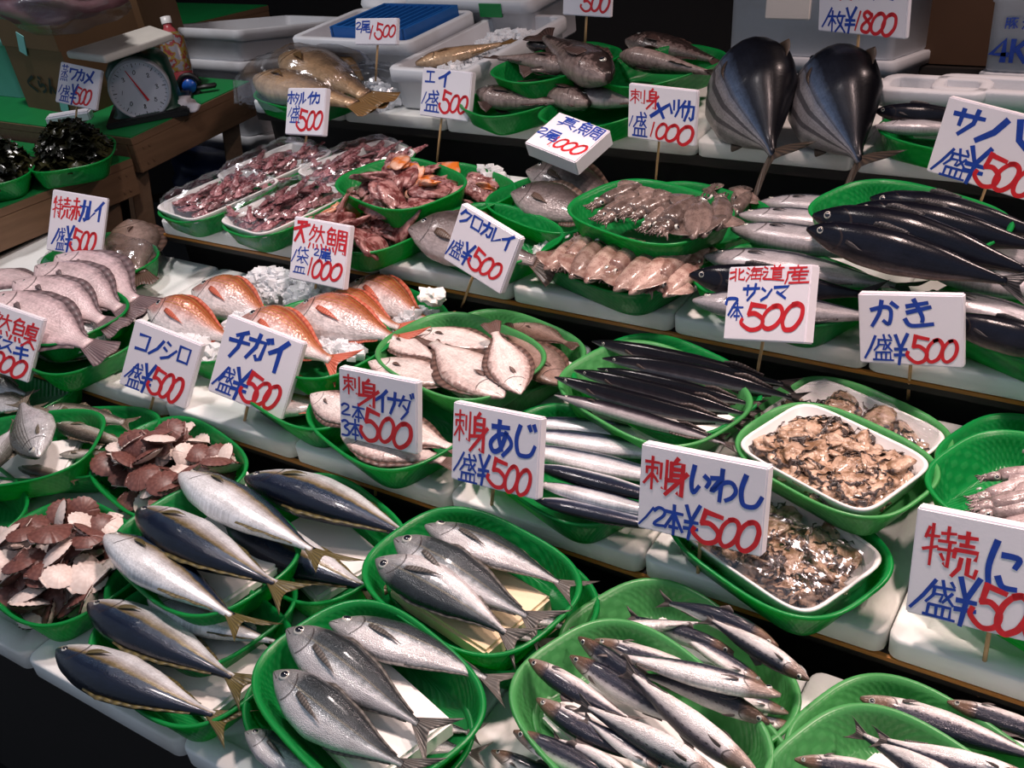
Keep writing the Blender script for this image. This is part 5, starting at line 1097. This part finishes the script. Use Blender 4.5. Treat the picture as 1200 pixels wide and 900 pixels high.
sign([(961, -36), (1066, -30), (1061, 45), (958, 37)], (1002, 95, 3, .10), (1004, 41), 'price sign reading 1800 yen behind the right bonito',
  [('カ', .46, .12, .6, .42), ('ツ', .6, .12, .74, .42), ('オ', .74, .12, .9, .42), ('/', .05, .6, .17, .92), ('枚', .13, .65, .33, .98, 1.2), ('¥', .33, .58, .45, .98)],
  [('刺', .08, .1, .25, .46), ('身', .25, .1, .42, .46), ('1', .42, .62, .52, .93), ('8', .5, .62, .65, .95), ('0', .62, .63, .78, .96), ('0', .74, .63, .9, .97)], .012, 20)
m = MB(); A = at(588, 56, 3, .02); B = aty(598, -30, A[1]-.02); m.tube([A, (A+B)/2, B], .0026, 8)
tag(ob('bamboo_skewer', m.mesh('bamboo_skewer', M['stick'])), 'lone bamboo skewer standing in the long ice box', 'skewer')
# ------------------------------------------------------------------ foam boxes
def boxmesh(L, D, H, wall=.022, open_=True, rim=.012, mat='box', pocket=False):
    """axis box with a lip, its near left lower corner at the origin"""
    m = MB(); N = 20
    def ring(ix, z): return [(x+L/2, y+D/2, z) for x, y in rrect(L/2-ix, D/2-ix, max(.008, .03-ix*.6))]
    rows = [ring(rim+.006, 0), ring(rim+.002, .006), ring(rim, H-.035), ring(0, H-.033), ring(0, H-.004), ring(.004, H)]
    rows += [ring(wall-.003, H), ring(wall, H-.003), ring(wall+.006, .02)] if open_ else [ring(.02, H), ring(.024, H+.004), ring(.05, H+.004)]
    m.grid(rows, closev=True); n = len(m.v); m.f += [tuple(range(n-N, n)), tuple(range(N-1, -1, -1))]; m.mi += [0, 0]; return m
def stack(name, p, hs, L, D, X=EX, Y=np.array([0, 1., 0]), labels=(), lastopen=True, mat='box', group=None):
    z = p[2]
    for k, h in enumerate(hs):
        me = boxmesh(L, D, h, open_=(k == len(hs)-1 and lastopen)).mesh(name, M[mat])
        o = tag(ob(name, me, None, frame((p[0], p[1], z), X, Y, np.cross(X, Y))), labels[k], 'foam box', group); z += h+.001
    return o
c = aty(278, 35, 2.35); zt = [c[2]] + [aty(280, y, 2.35)[2] for y in (73, 118, 160)]
hs = [zt[0]-zt[1], zt[1]-zt[2], zt[2]-zt[3]]; low = zt[3]; nb = 6
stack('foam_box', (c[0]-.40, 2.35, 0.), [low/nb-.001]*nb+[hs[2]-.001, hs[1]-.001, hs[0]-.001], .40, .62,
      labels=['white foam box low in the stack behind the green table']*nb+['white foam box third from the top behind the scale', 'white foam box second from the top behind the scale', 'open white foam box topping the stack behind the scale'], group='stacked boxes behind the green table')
def tierbox_at(i, px, py, h, L, D, H, label, mat='box', open_=True, dx=0, dy=0, hh=0., corner='left'):
    p = at(px, py, i, hh+H); q = p-EN*H
    if corner == 'right': q = q-EX*L
    me = boxmesh(L, D, H, open_=open_).mesh('foam_box', M[mat]); return tag(ob('foam_box', me, None, frame(q, EX, ED, EN)), label, 'foam box'), q
bx, q = tierbox_at(3, 337, 44, 0, .41, .30, .13, 'white foam box with a blue crate inside, at the left of the top tier')
m = MB()
for k in range(9): m.box((.15+k*.025, .15, .135), (.006, .22, .03))
m.box((.25, .04, .135), (.24, .010, .035)); m.box((.25, .26, .135), (.24, .010, .035)); m.box((.13, .15, .135), (.010, .23, .035)); m.box((.37, .15, .135), (.010, .23, .035)); m.box((.25, .15, .115), (.23, .22, .004))
tag(ob('blue_crate', m.mesh('blue_crate', M['bluecrate'], False), None, frame(q, EX, ED, EN)), 'blue plastic crate inside the white foam box on the top tier', 'crate')
lb, ql = tierbox_at(3, 543, 86, 0, .235, .49, .10, 'long white foam box of ice and a cut fish on the top tier', corner='right')
ice('box', [(ql+EX*.118+ED*.14+EN*.06, .085, .11, .03, 220), (ql+EX*.118+ED*.34+EN*.06, .085, .12, .03, 220)], 'crushed ice in the long foam box on the top tier', 9)
A = ql+EX*.05+ED*.06+EN*.095; B = ql+EX*.18+ED*.24+EN*.095; X = B-A; L_ = np.linalg.norm(X); X /= L_; Y = np.cross(EN, X)
place('croaker', frame(A, X*L_, Y*L_, EN*L_), 'cut pale fish on ice in the long foam box', 0)
ice('bag', [(at(440, 122, 3, .0), .075, .06, .06, 260)], 'bag of ice at the front of the top tier', 11)
film(frame(at(440, 120, 3, 0.), EX, ED, EN), .24, .18, .03, .06, 'clear bag over the ice at the front of the top tier', 91)
film(frame(at(362, 112, 3, .03), EX*1., ED, EN), .34, .25, .03, .085, 'clear bag over the orange-brown fish on the top tier', 92)
film(frame(tp('q1', 0, 0, .02), EX, ED, EN), .27, .19, .03, .03, 'clear film over the wrapped brown flatfish', 93)
qb = q+EX*.14+ED*.32; bb_ = tag(ob('foam_box', boxmesh(.42, .28, .15).mesh('foam_box', M['box']), None, frame(qb, EX, ED, EN)), 'white foam box with a green tape mark behind the blue crate', 'foam box')
m = MB(); m.box((.30, .0, .125), (.07, .006, .035)); tag(ob('green_tape', m.mesh('green_tape', M['greenmat'], False), bb_), 'green tape patch')
for k, (px, py, s) in enumerate(((505, 8, .055), (538, 10, .06))):
    b = blob(300+k, .8, .35); tag(ob('cabbage', b.mesh('cabbage', M['yellowgreen']), None, Matrix.Translation(qb+EX*(.12+.12*k)+ED*.14+EN*.15) @ Matrix.Scale(s*1.6, 4)), 'yellow-green cabbage in the back box, '+('left' if k == 0 else 'right')+' one of two', 'cabbage', 'cabbages in the back box')
b = blob(310, .5, .3); tag(ob('white_bag', b.mesh('white_bag', M['box']), None, Matrix.Translation(q+EX*.02+ED*.42+EN*.11) @ Matrix.Scale(.13, 4)), 'crumpled white bag behind the blue crate', 'bag')
b = blob(311, .4, .3); tag(ob('green_bag', b.mesh('green_bag', M['greenmat']), None, Matrix.Translation(q+EX*.10+ED*.64+EN*.13) @ Matrix.Scale(.15, 4)), 'green plastic bag behind the crumpled white bag', 'bag')
# boxes behind the bonito and the lettered box on the right
c = aty(845, 63, 2.75); n = 4
me0 = boxmesh(.46, .40, c[2]/n-.001, open_=False); me1 = boxmesh(.46, .40, .30, open_=False)
for k in range(n):
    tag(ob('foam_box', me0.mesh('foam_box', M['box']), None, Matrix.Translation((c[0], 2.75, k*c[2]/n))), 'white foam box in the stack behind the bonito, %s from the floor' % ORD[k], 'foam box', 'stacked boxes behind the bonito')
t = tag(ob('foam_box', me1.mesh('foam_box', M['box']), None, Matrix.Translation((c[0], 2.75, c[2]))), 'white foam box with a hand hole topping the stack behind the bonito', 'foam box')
m = MB(); m.box((.17, .013, .14), (.12, .008, .10), .003); tag(ob('hand_recess', m.mesh('hand_recess', M['signedge'], False), t), 'recessed hand hole')
c = aty(1148, 84, 2.6); n = 4
for k in range(n):
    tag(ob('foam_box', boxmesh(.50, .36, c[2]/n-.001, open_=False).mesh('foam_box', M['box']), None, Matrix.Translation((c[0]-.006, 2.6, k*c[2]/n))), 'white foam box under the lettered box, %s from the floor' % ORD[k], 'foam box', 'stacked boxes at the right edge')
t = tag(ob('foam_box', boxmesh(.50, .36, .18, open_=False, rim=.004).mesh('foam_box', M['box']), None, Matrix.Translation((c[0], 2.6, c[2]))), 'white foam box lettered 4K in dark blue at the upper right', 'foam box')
lm = lettering([('豚', .075, .34, .125, .46, 1.3), ('海', .145, .34, .195, .46, 1.3), ('産', .215, .34, .265, .46, 1.3), ('4', .035, .58, .095, .80, 1.7), ('K', .115, .58, .175, .80, 1.7)], .50, .20, 0, 3)
l = ob('blue_lettering', lm.mesh('blue_lettering', M['blueink'], False), t); l.matrix_local = Matrix.Translation((.25, .0, .085)) @ Matrix.Rotation(math.pi/2, 4, 'X') @ Matrix.Translation((0, 0, .001))
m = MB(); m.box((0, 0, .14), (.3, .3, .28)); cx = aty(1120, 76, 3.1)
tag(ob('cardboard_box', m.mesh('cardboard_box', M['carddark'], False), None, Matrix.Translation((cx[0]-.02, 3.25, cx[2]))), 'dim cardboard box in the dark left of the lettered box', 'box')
m = MB(); m.box((0, 0, cx[2]/2-.002), (1.2, .4, cx[2]-.004)); tag(ob('back_counter', m.mesh('back_counter', M['dark'], False), None, Matrix.Translation((cx[0]+.1, 3.25, 0))), 'dark back counter under the dim cardboard box', 'counter')
for k, (px, L) in enumerate(((1022, .20), (1086, .48))):
    p = at(px, 104, 3, .10); tag(ob('foam_box', boxmesh(L, .10, .10).mesh('foam_box', M['clear' if False else 'box']), None, frame(p-EN*.10, EX, ED, EN)), ('shorter' if k == 0 else 'longer')+' low foam box behind the saba tray on the top tier', 'foam box')
# ------------------------------------------------------------------ the wooden tables on the left
def table(yz0, yz1, x1, length, label, fh=.08, legs=True):
    """yz0/yz1: near and far end of the right-hand edge of the top"""
    a = np.array([x1, *yz0]); b = np.array([x1, *yz1]); Y = nrm(b-a); L = np.linalg.norm(b-a); Z = np.cross(EX, Y)
    o = empty('wooden_table', frame(a, EX, Y, Z), label, 'table')
    m = MB(); m.box((-length/2, L/2, -.009), (length, L, .018)); ob('table_top', m.mesh('table_top', M['wood'], False), o)
    m = MB(); m.box((-length/2-.004, L/2+.002, .0015), (length, L-.004, .003)); tag(ob('green_mat', m.mesh('green_mat', M['greenmat'], False), o), 'bright green mat')
    for (c, d) in (((-.012, L/2, -.018-fh/2), (.024, L, fh)), ((-length/2-.012, .012, -.018-fh/2), (length-.03, .024, fh))):
        m = MB(); m.box(c, d, .002)
        if d[0] < .1:
            for yy in (.03, .05, L-.05, L-.03):
                for zz in (-.035, -.018-fh+.02): m.box((.001, yy, zz), (.003, .006, .006))
        ob('apron_board', m.mesh('apron_board', M['wood'], False), o)
    for (x, y) in ((-.06, .05), (-.06, L-.05), (-length+.06, .05), (-length+.06, L-.05)):
        w0 = frame(a, EX, Y, Z) @ Vector((x, y, -.03)); inv = frame(a, EX, Y, Z).inverted(); m = MB()
        foot = Vector((w0.x+(.05 if x > -.2 else 0), w0.y-.04, 0.)); d = foot-w0; Ln = d.length; mid = inv @ ((w0+foot)/2); rot = (inv.to_3x3() @ d.to_track_quat('Z', 'Y').to_matrix())
        m.box(mid, (.05, .05, Ln), .002, 0, rot); ob('leg', m.mesh('leg', M['wood'], False), o)
    return a, Y, Z, L
T1 = table((1.781, 1.034), (2.225, 1.133), -2.4, 1.6, 'wooden table with green mat carrying the weighing scale')
T2 = table((1.30, .915), (1.775, .983), -2.4, 1.4, 'wooden table with green mat carrying the seaweed trays')
T3 = table((.80, .80), (1.30, .862), -2.4, 1.2, 'lowest wooden table at the left edge')
def on(T, px, py, h=0.):
    a, Y, Z, L = T; d = ray(px, py); return CAM+d*(((a-CAM) @ Z+h)/(d @ Z))
# seaweed
M['weed'] = mottled('seaweed', (.006, .007, .004), (.035, .034, .012), 14., .3)
def seaweed(T, px, py, seed, lab, ang):
    a, Y, Z, L = T; p = on(T, px, py, .004); r_ = math.radians(ang); X2 = EX*math.cos(r_)+Y*math.sin(r_); Y2 = Y*math.cos(r_)-EX*math.sin(r_); mw = frame(p, X2, Y2, Z)
    tag(ob('plastic_tray', TM['tray'], None, mw), 'green tray of seaweed, '+lab, 'tray', 'green plastic fish trays'); rr = random.Random(seed); m = MB()
    b = blob(seed, .5, .2); m.add([(x*.165, y*.155, .035+z*.20) for x, y, z in b.v], b.f)
    for _ in range(650):
        q = rr.random()**.6; t = rr.uniform(0, 6.28); c = np.array([q*.125*math.cos(t), q*.088*math.sin(t), .04+.085*(1-q*q)+rr.uniform(-.006, .006)]); dd = rr.uniform(0, 6.28); ph = rr.uniform(0, 6)
        pts = [c+np.array([math.cos(dd)*.012*k, math.sin(dd)*.012*k, .006*math.sin(k*1.5+ph)]) for k in range(-2, 3)]; nn = np.array([-math.sin(dd), math.cos(dd), rr.uniform(-.8, .8)])*rr.uniform(.004, .009)
        m.grid([[x+nn, x+np.array([0, 0, .002]), x-nn] for x in pts])
    tag(ob('seaweed', m.mesh('seaweed', M['weed']), None, mw), 'dark seaweed heaped in the tray, '+lab, 'seaweed', None, 'stuff')
seaweed(T2, 92, 202, 4, 'rear one under the wakame sign', -40)
seaweed(T2, -2, 222, 5, 'front one at the left edge', -40)
sign([(72, 71.5), (119, 83), (112.5, 129), (63.5, 119.5)], on(T2, 86, 172, .04), (88, 124), 'price sign with katakana wakame and 500 yen over the seaweed',
  [('蒸', .05, .05, .22, .45), ('ワ', .25, .1, .45, .38), ('カ', .45, .08, .62, .38), ('メ', .62, .08, .85, .4), ('/', .05, .55, .12, .75), ('盛', .1, .55, .33, .95), ('¥', .35, .48, .5, .97)], [('5', .40, .5, .6, .95), ('0', .57, .55, .72, .92), ('0', .68, .55, .85, .92)], .014, 21)
p = on(T1, 84, 143, .0); m = MB(); m.box((0, 0, .014), (.125, .04, .028), .004)
o = ob('foam_strip', m.mesh('foam_strip', M['sign'], False), None, frame(p, nrm(EX*.8+T1[1]*.6), nrm(T1[1]*.8-EX*.6), T1[2])); tag(o, 'small white foam strip lying on the green mat below the wakame sign', 'foam strip')
# weighing scale
p = on(T1, 176, 141, .0); vd = CAM-p; vd[2] = 0; vd = nrm(vd); Zs = T1[2]; Ys = -nrm(vd-Zs*(vd @ Zs)); a = math.radians(-8); Xs = np.cross(Ys, Zs)
Xs, Ys = Xs*math.cos(a)+Ys*math.sin(a), Ys*math.cos(a)-Xs*math.sin(a)
SS = .84; sc = empty('weighing_scale', frame(p, Xs*SS, Ys*SS, Zs*SS), 'green spring scale with a round white dial and a covered pan', 'scale')
m = MB(); m.grid([[(x, y+.09, z) for x, y in supell(5, rx, ry, 28)] for rx, ry, z in ((.125, .11, 0), (.125, .11, .02), (.105, .085, .03), (.10, .08, .16), (.08, .065, .19), (.05, .05, .20))], closev=True); n_ = len(m.v); m.f.append(tuple(range(n_-28, n_))); m.mi.append(0)
ob('housing', m.mesh('housing', M['scale_green']), sc)
m = MB(); m.box((0, .09, .012), (.27, .25, .024), .006); ob('base', m.mesh('base', M['black'], False), sc)
K = 40; m = MB(); cz = .105
m.grid([[(r_*math.cos(2*math.pi*j/K), y, cz+r_*math.sin(2*math.pi*j/K)) for j in range(K)] for r_, y in ((.088, .04), (.096, .035), (.098, -.005), (.096, -.012), (.090, -.012), (.089, -.006))], closev=True); ob('bezel', m.mesh('bezel', M['steel']), sc)
m = MB(); m.grid([[(r_*math.cos(2*math.pi*j/K), -.006, cz+r_*math.sin(2*math.pi*j/K)) for j in range(K)] for r_ in (.0895, .04, .001)], closev=True); d_ = ob('dial', m.mesh('dial', M['dial']), sc)
m = MB()
for k in range(40):
    a = 2*math.pi*k/40; big_ = k % 5 == 0; r0 = .072 if big_ else .079; c_, s_ = math.cos(a), math.sin(a); w_ = .0012 if big_ else .0007
    m.add([(r0*c_-s_*w_, -.0066, cz+r0*s_+c_*w_), (r0*c_+s_*w_, -.0066, cz+r0*s_-c_*w_), (.085*c_+s_*w_, -.0066, cz+.085*s_-c_*w_), (.085*c_-s_*w_, -.0066, cz+.085*s_+c_*w_)], [(0, 1, 2, 3)])
ob('tick_marks', m.mesh('tick_marks', M['ink'], False), d_)
lm = lettering([(str('02358013'[k]), .5+.31*math.sin(2*math.pi*k/8)-.025, .5-.31*math.cos(2*math.pi*k/8)-.035, .5+.31*math.sin(2*math.pi*k/8)+.025, .5-.31*math.cos(2*math.pi*k/8)+.035) for k in range(8)], .18, .18, 0, 8)
l = ob('dial_numbers', lm.mesh('dial_numbers', M['ink'], False), d_); l.matrix_local = Matrix.Translation((0, -.0068, cz)) @ Matrix.Rotation(math.pi/2, 4, 'X')
m = MB(); m.add([(.013, -.009, cz-.040), (.021, -.009, cz-.038), (-.024, -.009, cz+.068), (-.026, -.009, cz+.067)], [(0, 1, 2, 3)])
tag(ob('needle', m.mesh('needle', M['redink'], False), sc), 'dark red needle')
m = MB(); m.tube([(0, .09, .19), (0, .09, .235)], .03, 12); ob('neck', m.mesh('neck', M['black']), sc)
pr_ = [on(T1, *xy, .225) for xy in ((76, 60), (121, 66), (203, 38), (176, 29))]
inv = frame(p, Xs*SS, Ys*SS, Zs*SS).inverted(); lp = [inv @ Vector(q_) for q_ in pr_]; m = MB()
m.add([(v.x, v.y, .244) for v in lp]+[(v.x, v.y, .268) for v in lp], [(3, 2, 1, 0), (4, 5, 6, 7), (0, 1, 5, 4), (1, 2, 6, 5), (2, 3, 7, 6), (3, 0, 4, 7)])
M['cloth'] = simple('pan_cover', (.48, .46, .42), .6, .25, 8, .3, 60); pn = ob('pan', m.mesh('pan', M['cloth'], False), sc); tag(pn, 'pan under a pale cover'); sharp(pn, .008, 3)
# bottle, tape, tissue
p = on(T1, 218, 110, 0.); Zb = nrm(np.array([-.28, .05, 1.])); Xb = nrm(np.cross([0, 1., 0], Zb)); Yb = np.cross(Zb, Xb)
bt = empty('drink_bottle', frame(p, Xb, Yb, Zb), 'leaning clear bottle of pink drink with a flowery wrapper behind the scale', 'bottle')
def lathe(prof, K=24):
    m = MB(); m.grid([[(r_*math.cos(2*math.pi*j/K), r_*math.sin(2*math.pi*j/K), z) for j in range(K)] for r_, z in prof], closev=True); return m
ob('bottle_body', lathe([(.001, 0), (.032, 0), (.036, .008), (.036, .12), (.034, .15), (.018, .185), (.013, .19), (.013, .205)]).mesh('bottle_body', simple('pink_drink', (.36, .06, .07), .15, .2, 10)), bt)
ob('cap', lathe([(.015, .2), (.015, .22), (.001, .222)]).mesh('cap', M['white']), bt)
mm = NT('flower_wrapper'); mm.base(mm.ramp(mm.noise(38., 2.), [(.38, (.20, .19, .22)), (.47, (.22, .15, .03)), (.54, (.20, .03, .03)), (.62, (.20, .19, .22))], 'CONSTANT')); mm.set(rough=.3)
ob('wrapper', lathe([(.0365, .06), (.037, .062), (.037, .16), (.03, .172)]).mesh('wrapper', mm.m), bt)
p = on(T1, 226, 112, .0); m = MB()
m.tube([(.03*math.cos(t), 0, .03+.03*math.sin(t)) for t in np.linspace(0, 5.6, 14)], .008, 8); m.box((.04, 0, .02), (.07, .02, .012), .003)
tp_ = ob('tape_dispenser', m.mesh('tape_dispenser', M['black']), None, frame(p, nrm(EX*.8+T1[1]*.6), nrm(T1[1]*.8-EX*.6), T1[2])); tag(tp_, 'black tape dispenser with a blue roll beside the scale', 'tape dispenser')
m = MB(); m.tube([(0, -.012, .03), (0, .012, .03)], .02, 16); ob('tape_roll', m.mesh('tape_roll', simple('blue_tape', (.01, .09, .45), .3)), tp_)
b = blob(77, .55, .6); tag(ob('crumpled_tissue', b.mesh('crumpled_tissue', M['sign']), None, frame(on(T1, 215, 124, .012), EX*.075, T1[1]*.06, T1[2]*.06)), 'crumpled white tissue in front of the tape dispenser', 'tissue')
# cardboard boxes, bag and crate
def carton(cx, px, py, dx, dy, dz, yaw, label, glyphs, mat='card', flaps=True):
    p = on(T1, px, py, .0); a = math.radians(yaw); X = EX*math.cos(a)+T1[1]*math.sin(a); Y = T1[1]*math.cos(a)-EX*math.sin(a)
    o = empty('cardboard_box', frame(p, X, Y, T1[2]), label, 'box'); m = MB(); m.box((0, dy/2, dz/2), (dx, dy, dz)); ob('carton_body', m.mesh('carton_body', M[mat], False), o)
    if flaps:
        m = MB(); m.box((0, -.002, dz-.045), (dx, .004, .09)); ob('flap', m.mesh('flap', M[mat], False), o)
    for tc, td, ta in (((-dx*.12, -.005, dz*.72), (.035, .002, .06), .35), ((dx*.22, -.003, .03), (.04, .002, .05), .3)):
        m = MB(); m.box(tc, td, 0, 0, Matrix.Rotation(ta, 3, 'Y')); tag(ob('tape_strip', m.mesh('tape_strip', M['aqua'], False), o), 'pale tape strip')
    l = ob('lettering', lettering(glyphs, dx, dz, 0, 5).mesh('lettering', M['ink'], False), o); l.matrix_local = Matrix.Translation((0, -.006, dz/2)) @ Matrix.Rotation(math.pi/2, 4, 'X')
    return o
carton(0, 66, 132, .30, .26, .28, -4, 'cardboard box with black writing left of the scale', [('く', .2, .62, .36, .78), ('ら', .38, .62, .54, .78), ('ん', .56, .62, .74, .78), ('く', .76, .62, .9, .78)])
carton(0, 128, 98, .36, .24, .42, 24, 'taller cardboard box with black marks behind the scale', [('ホ', .55, .25, .72, .45), ('ル', .74, .2, .9, .38), ('エ', .76, .05, .92, .18)], 'card', False)
p = on(T1, 20, 118, 0.); me = boxmesh(.36, .3, .2, open_=False).mesh('aqua_crate', M['aqua']); tag(ob('aqua_crate', me, None, frame(p-EX*.33, EX, T1[1], T1[2])), 'pale aqua crate at the far left behind the seaweed', 'crate')
b = blob(81, .42, .4); bag = ob('plastic_bag', b.mesh('plastic_bag', M['film']), None, Matrix.Translation(on(T1, 62, 2, .36)) @ Matrix.Scale(.30, 4)); tag(bag, 'translucent plastic bag lying on the cardboard boxes', 'bag')
b = blob(83, .35, .3); tag(ob('bag_contents', b.mesh('bag_contents', simple('reddish_contents', (.12, .05, .06), .5)), bag, None), 'dark red contents'); bpy.data.objects['bag_contents'].matrix_local = Matrix.Scale(.85, 4)
b = blob(85, .8, .2); tag(ob('blue_bag', b.mesh('blue_bag', M['bluebag']), None, Matrix.Translation(atx(243, 200, -2.7)) @ Matrix.Scale(.2, 4)), 'dark blue bag in the shade under the scale table', 'bag')
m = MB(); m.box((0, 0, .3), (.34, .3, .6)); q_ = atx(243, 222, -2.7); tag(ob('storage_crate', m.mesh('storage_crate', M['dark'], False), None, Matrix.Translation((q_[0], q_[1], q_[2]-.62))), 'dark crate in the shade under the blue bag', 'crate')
T4 = table((2.75, 1.23), (3.2, 1.28), -3.3, 1.0, 'far wooden table with green mat behind the foam box stack')
bpy.context.view_layer.update()
